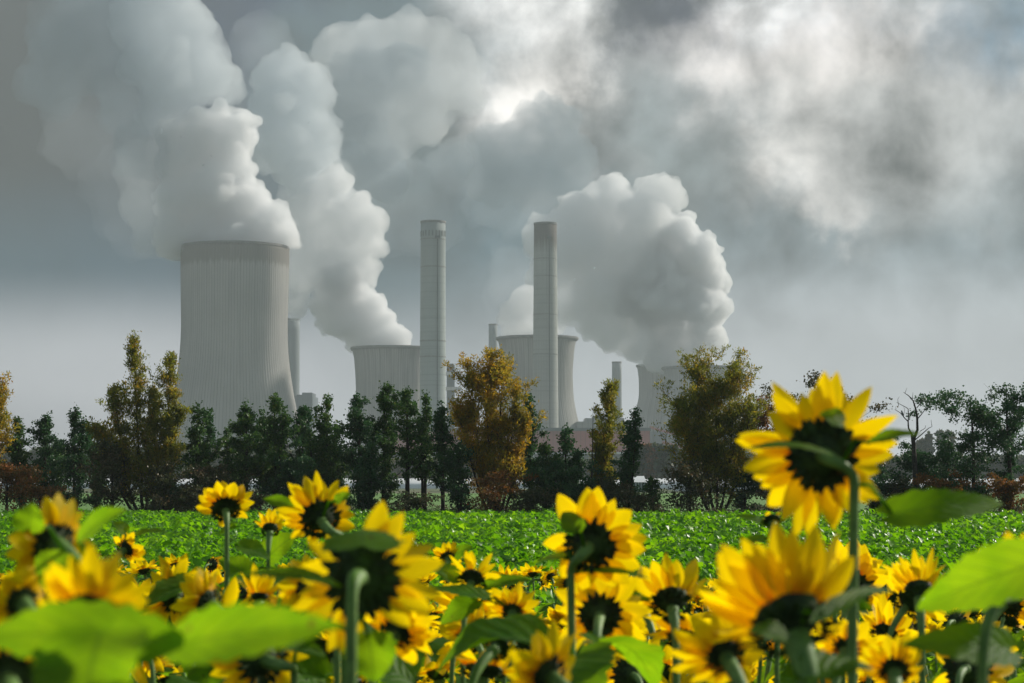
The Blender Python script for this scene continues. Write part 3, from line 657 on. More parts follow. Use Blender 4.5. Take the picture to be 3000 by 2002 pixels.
def bird():
    p = at(2641, 1214, 104) ; p.y = 104 - .3; mb = MB()
    prof = [((-.16), .008), (-.10, .022), (-.04, .045), (.03, .06), (.09, .055), (.13, .035), (.16, .040), (.19, .032), (.215, .008)]
    ax = Vector((-.25, 0, .95)).normalized(); pts = [ax * z for z, r in prof]; mb.tube(pts, [r for z, r in prof], 10)
    e = empty('bird', p - Vector((0, 0, .02)), 'small dark bird perched on a left twig of the dead tree', 'bird')
    b1 = mb.build('body', M['opening'], e)
    for s_ in (-1, 1):
        w_ = MB(); w_.add([(-.04, s_ * .05, .1), (.0, s_ * .062, .03), (.04, s_ * .04, -.14), (.015, s_ * .03, .0)], [(0, 1, 2, 3)]); w_.build('wing', M['opening'], e)
    bk = MB(); bk.tube([(-.06, 0, .19), (-.11, 0, .185)], [.012, .002], 5); bk.build('beak', M['opening'], e)
bird()

# undergrowth between the trunks and a heather-brown verge
def scatter_stuff(name, n, xr, yr, hfun, size, asp, mat, label, cat, seed, clumpn=None, cs=.5):
    rng = np.random.default_rng(seed)
    if clumpn:
        cx = rng.uniform(*xr, clumpn); cy = rng.uniform(*yr, clumpn); ch = hfun(rng, clumpn); i = rng.integers(0, clumpn, n)
        x = cx[i] + rng.normal(size=n) * cs; y = cy[i] + rng.normal(size=n) * cs * .6; z = ch[i] * np.abs(rng.uniform(0, 1, n)) ** .6 * np.exp(-((x - cx[i]) / (cs * 2)) ** 2)
    else:
        x = rng.uniform(*xr, n); y = rng.uniform(*yr, n); z = hfun(rng, n) * rng.uniform(0, 1, n)
    V, Fc, t_ = leaf_cloud(np.stack([x, y, z], 1), size, asp, rng, (0, 0, 1), .3)
    o = bpy.data.objects.new(name, mesh_np(name, V, Fc, M[mat], False, {'t': t_})); link(o); return tag(o, label, cat, kind='stuff')
scatter_stuff('undergrowth', 60000, (-34, 34), (100, 110), lambda r, n: r.uniform(.25, 1.05, n), .11, .5, 'bramble_leaf', 'brown and green undergrowth at the feet of the row of trees', 'undergrowth', 5, 170, .6)
scatter_stuff('heather_verge', 40000, (-34, 34), (98, 104), lambda r, n: r.uniform(.2, .62, n), .08, .25, 'heather', 'dry pinkish-brown weeds along the far edge of the crop', 'weeds', 6, 160, .7)

# far woods in the haze
def far_wood(name, label, spans, D, seed, n, ls):
    rng = np.random.default_rng(seed); k_ = D / F; X = []
    for (x0, x1, top, botz) in spans:
        m_ = int(n * (x1 - x0) / 1000); x = rng.uniform(x0, x1, m_)
        hz = CAM_H + (1395 - top) * k_; und = np.array([noise.noise(Vector((q * .02, seed, 0))) * .18 + noise.noise(Vector((q * .07, seed, 3))) * .12 for q in x])
        h = hz * (.92 + und); X.append(np.stack([(x - 1500) * k_, D + rng.uniform(-8, 8, m_), h * rng.uniform(0.02, 1, m_) ** .7], 1))
    V, Fc, t_ = leaf_cloud(np.concatenate(X), ls, .8, rng)
    o = bpy.data.objects.new(name, mesh_np(name, V, Fc, M['far_leaf'], False, {'t': t_})); link(o); return tag(o, label, 'wood', kind='stuff')
far_wood('far_wood', 'hazy band of distant woods behind the row of trees', [(-200, 900, 1318, 0), (900, 1850, 1350, 0), (1850, 2010, 1340, 0), (2010, 3300, 1338, 0)], 760, 1, 30000, 2.0)
for (x, tp, hw, lb, mt) in [(1872, 1322, 16, 'hazy green tree left of the hazy orange one before the plant', 'far_leaf'), (1897, 1312, 20, 'hazy orange tree before the grey plant block', 'rust_leaf'), (1935, 1310, 24, 'hazy green tree right of the hazy orange one', 'far_leaf'), (1970, 1318, 22, 'hazy green tree beside the wide willow, far off', 'far_leaf')]:
    tree('willow', x, tp, hw, lb, mt, 620, seed=x, n_leaf=2500, group='hazy trees before the power station', leaf=(.32, .7, None, 0), bare=.02)
for (x, tp, hw, lb) in [(2722, 1268, 9, 'hazy distant poplar, leftmost and shortest of three right of the dead tree'), (2760, 1262, 13, 'hazy distant poplar, middle and tallest of three right of the dead tree'), (2785, 1264, 10, 'hazy distant poplar, partly hidden behind the layered tree'), (2700, 1290, 12, 'hazy far tree right behind the dead tree fork')]:
    tree('willow', x, tp, hw, lb, 'far_leaf', 900, seed=x, n_leaf=1800, group='distant poplars on the right', leaf=(.22, .6, (0, 0, 1), .3), bare=.05)

# ------------------------------------------------------------------ crop field: leafy green cover crop
def crop_field():
    rng = np.random.default_rng(12)
    # stations along the leaf: (along, half width) lobed outline
    ST = np.array([[0, .02], [.18, .05], [.34, .22], [.42, .13], [.56, .34], [.64, .24], [.78, .38], [.90, .26], [1.0, .03]])
    plants = []
    for (y0, y1, dens) in ((15, 34, 13), (34, 60, 10.), (60, 100, 7.)):
        yy = rng.uniform(y0, y1, int(dens * (y1 - y0) * (y1 + y0) / 2 * .60)); w_ = .285 * yy + 1.5
        xx = rng.uniform(-1, 1, len(yy)) * w_; plants.append(np.stack([xx, yy], 1))
    P = np.concatenate(plants); keep_ = np.array([noise.noise(Vector((x * .9, y * .5, 8))) for x, y in P]) > -.38; P = P[keep_]; n = len(P)
    hn = np.array([noise.noise(Vector((x * .35, y * .35, 0))) * .9 + noise.noise(Vector((x * 1.3, y * 1.0, 5))) * .9 for x, y in P])
    hgt = .42 + .26 * hn + rng.uniform(-.04, .06, n)
    NL = 10; N = n * NL; pi = np.repeat(np.arange(n), NL)
    a = rng.uniform(0, 2 * np.pi, N); inner = rng.uniform(0, 1, N)
    L = rng.uniform(.12, .25, N) * (1 + .004 * P[pi, 1]); el0 = np.radians(12 + 58 * inner + rng.normal(size=N) * 8); droop = rng.uniform(.25, .8, N)
    base = np.stack([P[pi, 0] + np.cos(a) * .05, P[pi, 1] + np.sin(a) * .05, hgt[pi] * (.30 + .55 * inner)], 1)
    dirh = np.stack([np.cos(a), np.sin(a)], 1); side = np.stack([-np.sin(a), np.cos(a)], 1); tw = rng.uniform(-.5, .5, N)
    out = np.zeros((N, len(ST), 3, 3), np.float32)
    px_, pz_ = np.zeros(N), np.zeros(N); prev = 0.
    for k_, (s_, w_) in enumerate(ST):
        e_ = el0 - droop * s_ * 1.6; ds = (s_ - prev) * L; prev = s_
        px_ = px_ + ds * np.cos(e_); pz_ = pz_ + ds * np.sin(e_)
        mid = np.stack([base[:, 0] + dirh[:, 0] * px_, base[:, 1] + dirh[:, 1] * px_, base[:, 2] + pz_], 1)
        wob = rng.uniform(.75, 1.25, (N, 2))
        for j, sg in ((0, -1), (2, 1)):
            ww = L * w_ * wob[:, j // 2]; rise = .28 + .3 * np.sin(s_ * 9 + a * 3) + tw * sg
            out[:, k_, j, 0] = mid[:, 0] + side[:, 0] * sg * ww; out[:, k_, j, 1] = mid[:, 1] + side[:, 1] * sg * ww; out[:, k_, j, 2] = mid[:, 2] + ww * rise
        out[:, k_, 1] = mid
    V = out.reshape(-1, 3); q = len(ST); fs = []
    for k_ in range(q - 1):
        for j in (0, 1): fs.append((k_ * 3 + j, (k_ + 1) * 3 + j, (k_ + 1) * 3 + j + 1, k_ * 3 + j + 1))
    Fc = (np.arange(N)[:, None, None] * (q * 3) + np.array(fs)[None]).reshape(-1, 4)
    t_ = np.repeat(np.clip(.2 + .5 * inner + rng.normal(size=N) * .24, 0, 1), q * 3)  # lower leaves darker: shadow contrast of the crop put into leaf colour
    print('crop leaves', N, 'faces', len(Fc))
    o = bpy.data.objects.new('crop_plants', mesh_np('crop_plants', V, Fc, M['crop'], True, {'t': t_})); link(o)
    tag(o, 'dense bright green leafy crop covering the field up to the trees', 'crop', kind='stuff')
crop_field()

# ------------------------------------------------------------------ steam plumes: closed billowing volumes
def ico_base(sub):
    bm = bmesh.new(); bmesh.ops.create_icosphere(bm, subdivisions=sub, radius=1)
    v = np.array([x.co[:] for x in bm.verts]); f = np.array([[q.index for q in p.verts] for p in bm.faces]); bm.free(); return v, f
ICO = {k_: ico_base(k_) for k_ in (1, 2, 3)}
def billow(puffs, seed, n1=24, n2=12, lo=.2, hi=.42, levels=2):
    R = random.Random(seed); out = []
    def rd():
        z = R.uniform(-1, 1); a = R.uniform(0, 6.283); s_ = math.sqrt(1 - z * z); return Vector((s_ * math.cos(a), s_ * math.sin(a), z))
    def rec(c, r, lev):
        out.append((c[:], r, 3 if lev == 0 else 2 if lev == 1 else 1))
        if lev >= levels: return
        for i in range(n1 if lev == 0 else n2): rec(Vector(c) + rd() * r * .92, r * R.uniform(lo, hi), lev + 1)
    for c, r in puffs: rec(c, r, 0)
    return out
def outer_shell(me, name, mat):
    """keep the outer surface only: drop the closed pockets inside the cloud"""
    nv, nl, nf = len(me.vertices), len(me.loops), len(me.polygons)
    co = np.empty(nv * 3, np.float32); me.vertices.foreach_get('co', co); co = co.reshape(-1, 3)
    lv = np.empty(nl, np.int32); me.loops.foreach_get('vertex_index', lv); q = lv.reshape(nf, 4)
    lab = np.arange(nv)
    e = np.concatenate([q[:, [0, 1]], q[:, [1, 2]], q[:, [2, 3]]])
    while True:
        m_ = np.minimum(lab[e[:, 0]], lab[e[:, 1]]); new = lab.copy(); np.minimum.at(new, e[:, 0], m_); np.minimum.at(new, e[:, 1], m_); new = new[new]; new = new[new]
        if (new == lab).all(): break
        lab = new
    keep = set(); ids, cnt = np.unique(lab, return_counts=True); big = ids[np.argmax(cnt)]
    k = lab[q[:, 0]] == big; used = np.unique(q[k]); mp = np.full(nv, -1); mp[used] = np.arange(len(used))
    return mesh_np(name, co[used], mp[q[k]], mat, True)
def volume_mesh(name, sph, voxel, mat, parent, loc):
    V, Fc, n = [], [], 0; loc = np.array(loc[:])
    for (c, r, k_) in sph:
        v, f = ICO[k_]; V.append(v * r + np.array(c) - loc); Fc.append(f + n); n += len(v)
    me = mesh_np(name, np.concatenate(V), np.concatenate(Fc), mat, True)
    o = bpy.data.objects.new(name, me); link(o, parent)
    md = o.modifiers.new('r', 'REMESH'); md.mode = 'VOXEL'; md.voxel_size = voxel; md.adaptivity = 0
    dg = bpy.context.evaluated_depsgraph_get(); mr = bpy.data.meshes.new_from_object(o.evaluated_get(dg)); o.modifiers.clear(); o.data = outer_shell(mr, name, mat)
    sm = o.modifiers.new('s0', 'SMOOTH'); sm.iterations = 2; sm.factor = .5
    for ti, (tx, st) in enumerate(((26., 7.), (9., 3.4), (4.6, 1.3))):
        tx_ = bpy.data.textures.new('billow', 'VORONOI'); tx_.noise_scale = tx; tx_.distance_metric = 'DISTANCE_SQUARED'; tx_.noise_intensity = 1.15
        dm = o.modifiers.new('d', 'DISPLACE'); dm.texture = tx_; dm.texture_coords = 'LOCAL'; dm.strength = -st; dm.mid_level = .35
    sm = o.modifiers.new('s', 'SMOOTH'); sm.iterations = 1; sm.factor = .4
    dg = bpy.context.evaluated_depsgraph_get(); me2 = bpy.data.meshes.new_from_object(o.evaluated_get(dg)); o.modifiers.clear(); o.data = me2; bpy.data.meshes.remove(me)
    return o
def mat_steam(name, dens, col=(.992, .994, .996), an=.45):
    m = bpy.data.materials.new(name); m.use_nodes = True; t = m.node_tree; t.nodes.clear()
    o = t.nodes.new('ShaderNodeOutputMaterial'); v = t.nodes.new('ShaderNodeVolumePrincipled')
    v.inputs['Color'].default_value = (*col, 1); v.inputs['Density'].default_value = dens; v.inputs['Anisotropy'].default_value = an
    t.links.new(v.outputs[0], o.inputs['Volume']); return m
M['steam_dense'] = mat_steam('steam_dense', .15, (.958, .968, .980), .3); M['steam_mid'] = mat_steam('steam_mid', .075, (.958, .968, .980), .25); M['steam_half_shade'] = mat_steam('steam_half_shade', .045, (.80, .845, .88), .2); M['steam_shade'] = mat_steam('steam_shade', .020, (.42, .50, .56), .1); M['steam_soft'] = mat_steam('steam_soft', .018, (.90, .925, .95), .2); M['steam_thin'] = mat_steam('steam_thin', .0045, (.80, .86, .93), .0)  # grey, shade and thin steam: shadow put into a darker steam colour
def plume(label, base, D, dense=(), mid=(), thin=(), seed=1, vox=2.0, soft=(), grey=(), shade=()):
    p0 = at(base[0], base[1], D); e = empty('steam_plume', p0, label, 'steam plume', 'steam plumes over the power station'); R = random.Random(seed)
    for nm, L_, mt, lv, vx, n1 in (('steam_core', dense, 'steam_dense', 2, vox, 26), ('steam_body', mid, 'steam_mid', 2, vox * 1.15, 22), ('steam_half_shade', grey, 'steam_half_shade', 2, vox * 1.3, 20), ('steam_shade', shade, 'steam_shade', 2, vox * 1.5, 20), ('steam_fringe', soft, 'steam_soft', 2, vox * 1.6, 20), ('steam_veil', thin, 'steam_thin', 1, vox * 2.2, 26)):
        if not L_: continue
        ps = []
        for q in L_:
            x, y, r = q[:3]; dy = q[3] if len(q) > 3 else R.uniform(-.35, .35) * r
            ps.append((at(x, y, D + dy * D / F * 1.), r * .82 * D / F))
        volume_mesh(nm, billow(ps, seed, n1=n1, levels=lv), vx, M[mt], e, p0)
plume('great billowing steam plume rising from the giant cooling tower and drifting up left', (683, 722), 1500,
      dense=[(690, 705, 110, 0), (790, 655, 84, 0), (828, 690, 62, 0), (745, 590, 66), (600, 690, 105, 10), (690, 590, 90), (700, 500, 52), (620, 570, 95), (660, 440, 80), (705, 370, 62), (590, 390, 90), (640, 340, 50),
             (550, 600, 100), (540, 480, 90), (520, 690, 80), (500, 390, 60)],
      grey=[(650, 260, 76), (690, 270, 42), (668, 225, 60), (590, 200, 110), (640, 150, 56), (625, 110, 50), (550, 90, 100), (500, -20, 110), (520, 270, 100), (470, 180, 120), (420, 60, 130), (470, 330, 80), (540, 30, 60)],  # upper plume out of the sun: its shade is in the steam colour
      shade=[(400, 300, 130), (330, 180, 150), (290, 20, 160), (200, 120, 150), (420, 430, 110), (160, 240, 120)],
      soft=[(470, 690, 90), (440, 590, 110), (430, 480, 100)],
      thin=[(400, 660, 120), (350, 540, 140), (320, 400, 150), (110, 20, 180), (230, 400, 130)], seed=2)
plume('bent steam plume leaving the small flared cooling tower behind the left tall chimney', (1146, 1018), 1780,
      dense=[(1110, 995, 55), (1060, 960, 75), (990, 925, 72), (1130, 955, 52), (960, 880, 62), (1040, 890, 72), (1000, 830, 66), (1140, 985, 60), (1085, 905, 60)],
      mid=[(900, 700, 80), (880, 800, 80), (1060, 790, 60), (1090, 660, 60), (1040, 620, 66), (880, 640, 60), (1100, 720, 50), (860, 880, 60), (1000, 800, 75), (940, 760, 80), (1040, 730, 72), (1085, 690, 56), (985, 660, 85), (930, 650, 75), (900, 610, 62), (930, 560, 60), (985, 540, 56), (900, 800, 60)],
      soft=[(985, 560, 60), (1010, 520, 34), (950, 500, 80), (890, 560, 90)],
      grey=[(930, 430, 90), (860, 460, 110), (950, 370, 52), (880, 340, 100), (900, 260, 90), (820, 320, 110), (790, 420, 110), (830, 230, 100), (940, 280, 50)],
      thin=[(800, 180, 110), (760, 130, 110), (760, 300, 120), (870, 700, 90), (890, 960, 60), (900, 860, 80), (1010, 500, 40)], seed=5)
plume('broad old steam cloud high up, left of the bright gap in the sky', (1150, 300), 2250,
      soft=[(1010, 160, 120), (1100, 130, 100), (1200, 105, 88), (1280, 120, 72), (1345, 150, 62), (1385, 200, 50), (1370, 290, 66), (1300, 230, 105), (1200, 250, 115), (1100, 270, 125), (1010, 330, 110), (1250, 345, 95), (1140, 400, 100)],
      shade=[(1180, 200, 100), (1080, 230, 110), (1000, 250, 90), (1040, 400, 120), (1110, 500, 110)],
      thin=[(1000, 520, 150), (1150, 560, 150), (1250, 650, 130), (1060, 680, 130), (1330, 500, 110)], seed=21, vox=2.8)
plume('dark steam cloud high between the two tall chimneys, against the bright gap', (1560, 600), 2320,
      shade=[(1435, 430, 80), (1500, 415, 80), (1560, 360, 72), (1605, 312, 58), (1655, 350, 56), (1640, 430, 90), (1700, 470, 70), (1550, 510, 110), (1440, 530, 86), (1650, 560, 95), (1400, 420, 45)],  # backlit darkness of this cloud is put into its steam colour
      thin=[(1550, 600, 120), (1700, 540, 80), (1430, 600, 90)], seed=24, vox=2.6)
plume('huge bright steam plume boiling up from the distant cooling towers, lit on its right edge', (1985, 1075), 2080,
      dense=[(1925, 1060, 42, 0), (1985, 1045, 55, 0), (2045, 1050, 50, 0), (2060, 990, 70), (1960, 985, 80), (2070, 900, 82), (2065, 820, 78), (2045, 740, 74), (1995, 680, 66), (2060, 770, 66), (1950, 880, 100), (1940, 770, 95), (1880, 860, 90)],
      mid=[(1870, 1010, 66), (1800, 975, 70), (1730, 950, 56), (1850, 900, 105), (1750, 860, 100), (1840, 760, 115), (1900, 650, 100), (1945, 575, 70), (1905, 550, 46), (1780, 640, 110), (1800, 560, 60), (1690, 740, 105), (1690, 630, 85), (1740, 580, 44), (1620, 800, 90), (1600, 700, 80), (1640, 900, 70)],
      thin=[(1590, 640, 90), (1520, 740, 90), (1500, 840, 80), (2150, 1000, 40)], seed=8, vox=2.3)
plume('soft steam wisps over the flared tower behind the right tall chimney', (1574, 990), 1760,
      mid=[(1500, 975, 34), (1545, 960, 44), (1600, 965, 38), (1490, 920, 46), (1540, 880, 56)],
      thin=[(1480, 860, 70), (1540, 830, 80), (1660, 965, 50), (1450, 900, 40), (1600, 860, 90), (1500, 790, 80)], seed=11, vox=2.2)

# ------------------------------------------------------------------ haze
hm = MB(); hm.box((0, 1190, 299), (3400, 2580, 602)); haze = hm.build('haze', mat_steam('haze_air', .00021, (.88, .94, 1.), -.3), smooth=False); tag(haze, kind='stuff')

# ------------------------------------------------------------------ sunflowers
def mat_petal():
    m, t, b = mat_new('petal'); a = node(t, 'ShaderNodeAttribute', attribute_name='t')
    f = tex_noise(t, 26, 3); v = math_n(t, 'ADD', a.outputs['Fac'], math_n(t, 'MULTIPLY', math_n(t, 'SUBTRACT', f, .5), .35))
    oi = t.nodes.new('ShaderNodeObjectInfo'); v = math_n(t, 'ADD', v, math_n(t, 'MULTIPLY', oi.outputs['Random'], .12))
    col = mixc(t, maprange(t, v, .02, .36), (.86, .33, .003), (.95, .64, .004))
    t.links.new(col, b.inputs['Base Color']); b.inputs['Roughness'].default_value = .55; b.inputs['Specular IOR Level'].default_value = .25
    tr = t.nodes.new('ShaderNodeBsdfTranslucent'); t.links.new(mixc(t, 1., col, (1.1, 1.18, .5), 'MULTIPLY'), tr.inputs[0])
    mx = node(t, 'ShaderNodeMixShader', i_0=.64); t.links.new(b.outputs[0], mx.inputs[1]); t.links.new(tr.outputs[0], mx.inputs[2]); t.links.new(mx.outputs[0], t.nodes['Material Output'].inputs[0])
    return m
def mat_sleaf(name, c1, c2, tc1, tc2, trans=.5):
    m, t, b = mat_new(name); a = node(t, 'ShaderNodeAttribute', attribute_name='t')     # t = distance from the midrib
    f = tex_noise(t, 14, 5, .6); f2 = tex_noise(t, 55, 3)
    a2 = node(t, 'ShaderNodeAttribute', attribute_name='s')
    lat = math_n(t, 'SINE', math_n(t, 'MULTIPLY', math_n(t, 'SUBTRACT', a2.outputs['Fac'], math_n(t, 'MULTIPLY', a.outputs['Fac'], .30)), 44.))
    k_ = maprange(t, f, .35, .7); mid_ = maprange(t, a.outputs['Fac'], .0, .09, 1., 0.)
    vein = math_n(t, 'MAXIMUM', mid_, math_n(t, 'MULTIPLY', maprange(t, lat, .80, 1.), .65))
    sp_ = maprange(t, tex_noise(t, 38, 2, .5), .70, .76)
    col = mixc(t, k_, c1, c2); col = mixc(t, math_n(t, 'MULTIPLY', vein, .5), col, (.20, .30, .08)); col = mixc(t, math_n(t, 'MULTIPLY', sp_, .7), col, (.16, .12, .03))
    t.links.new(col, b.inputs['Base Color']); b.inputs['Roughness'].default_value = .55; b.inputs['Specular IOR Level'].default_value = .22
    bp = node(t, 'ShaderNodeBump', i_Strength=.35, i_Distance=.01); t.links.new(math_n(t, 'ADD', f2, math_n(t, 'MULTIPLY', lat, .25)), bp.inputs['Height']); t.links.new(bp.outputs[0], b.inputs['Normal'])
    tr = t.nodes.new('ShaderNodeBsdfTranslucent'); t.links.new(mixc(t, math_n(t, 'MULTIPLY', vein, .6), mixc(t, sp_, mixc(t, k_, tc1, tc2), (.20, .16, .02)), tuple(x * .45 for x in tc1)), tr.inputs[0])
    mx = node(t, 'ShaderNodeMixShader', i_0=trans); t.links.new(b.outputs[0], mx.inputs[1]); t.links.new(tr.outputs[0], mx.inputs[2]); t.links.new(mx.outputs[0], t.nodes['Material Output'].inputs[0])
    return m
M['petal'] = mat_petal()
M['sleaf'] = mat_sleaf('sunflower_leaf', (.045, .135, .014), (.085, .20, .018), (.25, .50, .006), (.38, .62, .008), .66)
M['sstem'] = mat_simple('sunflower_stem', (.15, .27, .06), (.10, .19, .045), .6, 60, .5, .4)
M['bract'] = mat_simple('bract', (.045, .080, .022), (.016, .026, .012), .7, 40, .5, .25)
M['disc'] = mat_simple('seed_disc', (.020, .010, .006), (.05, .022, .008), .9, 160, .6)
M['drop'] = None
m, t, b = mat_new('water_drop'); b.inputs['Base Color'].default_value = (1, 1, 1, 1); b.inputs['Roughness'].default_value = .02; b.inputs['Transmission Weight'].default_value = 1.; b.inputs['IOR'].default_value = 1.33; M['drop'] = m

def petal_geo(mb, c, n, rh, Rd, L, Wd, cone, bend, twist, R, ns=8):
    sd = n.cross(rh).normalized(); p = c + rh * Rd * .86; vs = []; ts = []; ph = cone; curl = R.uniform(-.25, .35)
    for i in range(ns + 1):
        s_ = i / ns
        ang = ph + bend * s_; d = rh * math.cos(ang) + n * math.sin(ang)
        if i: p = p + d * (L / ns)
        nn = (n * math.cos(ang) - rh * math.sin(ang)); w_ = Wd * .5 * (max(0., math.sin(math.pi * min(1., .10 + .90 * s_ ** .85))) ** .75) * (1 if s_ < .99 else .12)
        tw = twist * s_; u = sd * math.cos(tw) + nn * math.sin(tw); q = nn * math.cos(tw) - sd * math.sin(tw)
        for j in (-1, -.5, 0, .5, 1):
            vs.append(p + u * w_ * j + q * w_ * (curl * j * j + (.20 if abs(j) == .5 else 0))); ts.append(.06 + .94 * s_)
    fs = [(i * 5 + j, i * 5 + j + 1, (i + 1) * 5 + j + 1, (i + 1) * 5 + j) for i in range(ns) for j in range(4)]
    mb.add(vs, fs, ts)

def leaf_geo(mb, p0, p1, width, nrm, R, droop=.15, fold=.25, petiole=None, ns=16, wave=.10, heart=True):
    """heart-shaped leaf from its base p0 to its tip p1"""
    p0, p1 = Vector(p0), Vector(p1); ax = p1 - p0; L = ax.length; ax.normalize(); nrm = (Vector(nrm) - ax * Vector(nrm).dot(ax)).normalized(); sd = ax.cross(nrm).normalized()
    vs, ts, ss = [], [], []; ph = R.uniform(0, 6)
    J = (-1, -.66, -.33, 0, .33, .66, 1)
    for i in range(ns + 1):
        s_ = i / ns; w_ = width * .5 * (math.sin(math.pi * min(1., .04 + .96 * s_ ** (.62 if heart else .85))) ** (.75 if heart else .9)) * (1 if i < ns else .0) + .0004
        c_ = p0 + ax * L * s_ + nrm * L * droop * (4 * s_ * (1 - s_)) * .5 
        for j in J:
            ss.append(s_); tooth = 1 + (.07 * (-1) ** i + R.uniform(-.03, .03)) * (abs(j) == 1)
            back = -.10 * L * abs(j) ** 1.5 * max(0, 1 - s_ * 3) if heart else 0
            vs.append(c_ + sd * w_ * j * tooth + ax * back + nrm * (w_ * fold * abs(j) ** 1.3 + wave * w_ * math.sin(s_ * 11 + ph + j * 2) * abs(j))); ts.append(abs(j) + .0)
    k_ = len(J); fs = [(i * k_ + j, i * k_ + j + 1, (i + 1) * k_ + j + 1, (i + 1) * k_ + j) for i in range(ns) for j in range(k_ - 1)]
    mb.b[len(mb.v)] = ss; mb.add(vs, fs, ts)
    if petiole is not None:
        a = Vector(petiole); mid = (a + p0) * .5 + Vector((0, 0, .02)); n0 = len(mb.v); mb.tube([a, mid, p0 + ax * L * .05], [.0035, .003, .0025], 5)
        mb.a[n0:] = [.05] * (len(mb.v) - n0)

def bez(p, n=14):
    p = [Vector(x) for x in p]; o = []
    for i in range(n + 1):
        q = list(p); s_ = i / n
        while len(q) > 1: q = [a.lerp(b_, s_) for a, b_ in zip(q, q[1:])]
        o.append(q[0])
    return o

def flower_head(parent, c, n, Rr, R, npet=20, cone=.1, conev=.18, bend=.15, disc=.42, wid=.36, single=False, gap=(), drops=0, rough=1., back=.55):
    """c: centre, n: facing direction; children: bracts, seed_disc, petals"""
    n = Vector(n).normalized(); Rd = Rr * disc * .86; L = Rr - Rd * .86
    u = n.orthogonal().normalized(); w_ = n.cross(u)
    mb = MB(); prof = [(.001, -back), (.35, -back * .9), (.7, -.60 * back), (.95, -.22 * back), (1., 0), (.9, .10)]
    sg = 20; vs = []
    for r, z in prof:
        for k_ in range(sg):
            a = 2 * math.pi * k_ / sg; rr = r * Rd * (1 + .04 * math.sin(a * 7)); vs.append(c + u * math.cos(a) * rr + w_ * math.sin(a) * rr + n * z * Rd)
    mb.add(vs, [(i * sg + k_, i * sg + (k_ + 1) % sg, (i + 1) * sg + (k_ + 1) % sg, (i + 1) * sg + k_) for i in range(len(prof) - 1) for k_ in range(sg)])
    head = mb.build('flower_head', M['bract'], parent)
    mb = MB(); vs = []
    for r, z in ((.9, .10), (.6, .16), (.3, .13), (.001, .10)):
        for k_ in range(sg):
            a = 2 * math.pi * k_ / sg; vs.append(c + (u * math.cos(a) + w_ * math.sin(a)) * r * Rd + n * z * Rd)
    mb.add(vs, [(i * sg + k_, i * sg + (k_ + 1) % sg, (i + 1) * sg + (k_ + 1) % sg, (i + 1) * sg + k_) for i in range(3) for k_ in range(sg)])
    mb.build('seed_disc', M['disc'], head)
    mb = MB()
    for i in range(34):                                  # green-black bracts around the back
        a = 2 * math.pi * (i + R.uniform(-.3, .3)) / 34; rh = u * math.cos(a) + w_ * math.sin(a); lay = i % 2
        p0 = c + rh * Rd * (.72 + .15 * lay) - n * Rd * (.42 * back / .55 - .18 * lay); d = (rh * math.cos(.25) + n * math.sin(R.uniform(-.35, .5))).normalized()
        leaf_geo(mb, p0, p0 + d * Rd * R.uniform(.42, .66), Rd * .28, -n, R, .1, .3, ns=5, heart=False)
    mb.a = []; mb.b = {}
    mb.build('bracts', M['bract'], head)
    ring = MB(); k2 = 0
    for lay in (0, 1):
        for i in range(npet // 2 + (npet % 2) * (1 - lay)):
            a = 2 * math.pi * (i + .5 * lay + R.uniform(-.22, .22) * rough) / (npet / 2)
            if any(abs((math.degrees(a) - g + 180) % 360 - 180) < h for g, h in gap): continue
            rh = u * math.cos(a) + w_ * math.sin(a); mb = ring if single else MB()
            petal_geo(mb, c + n * Rd * (.02 - .06 * lay), n, rh, Rd, L * R.uniform(.78, 1.14), Rr * wid * R.uniform(.8, 1.25), cone + R.uniform(-1, 1) * conev, bend + R.uniform(-.5, .5) * rough, R.uniform(-.5, .5) * rough, R)
            if not single: mb.build('petal', M['petal'], head)
    if single: ring.build('petal_ring', M['petal'], head)
    return head

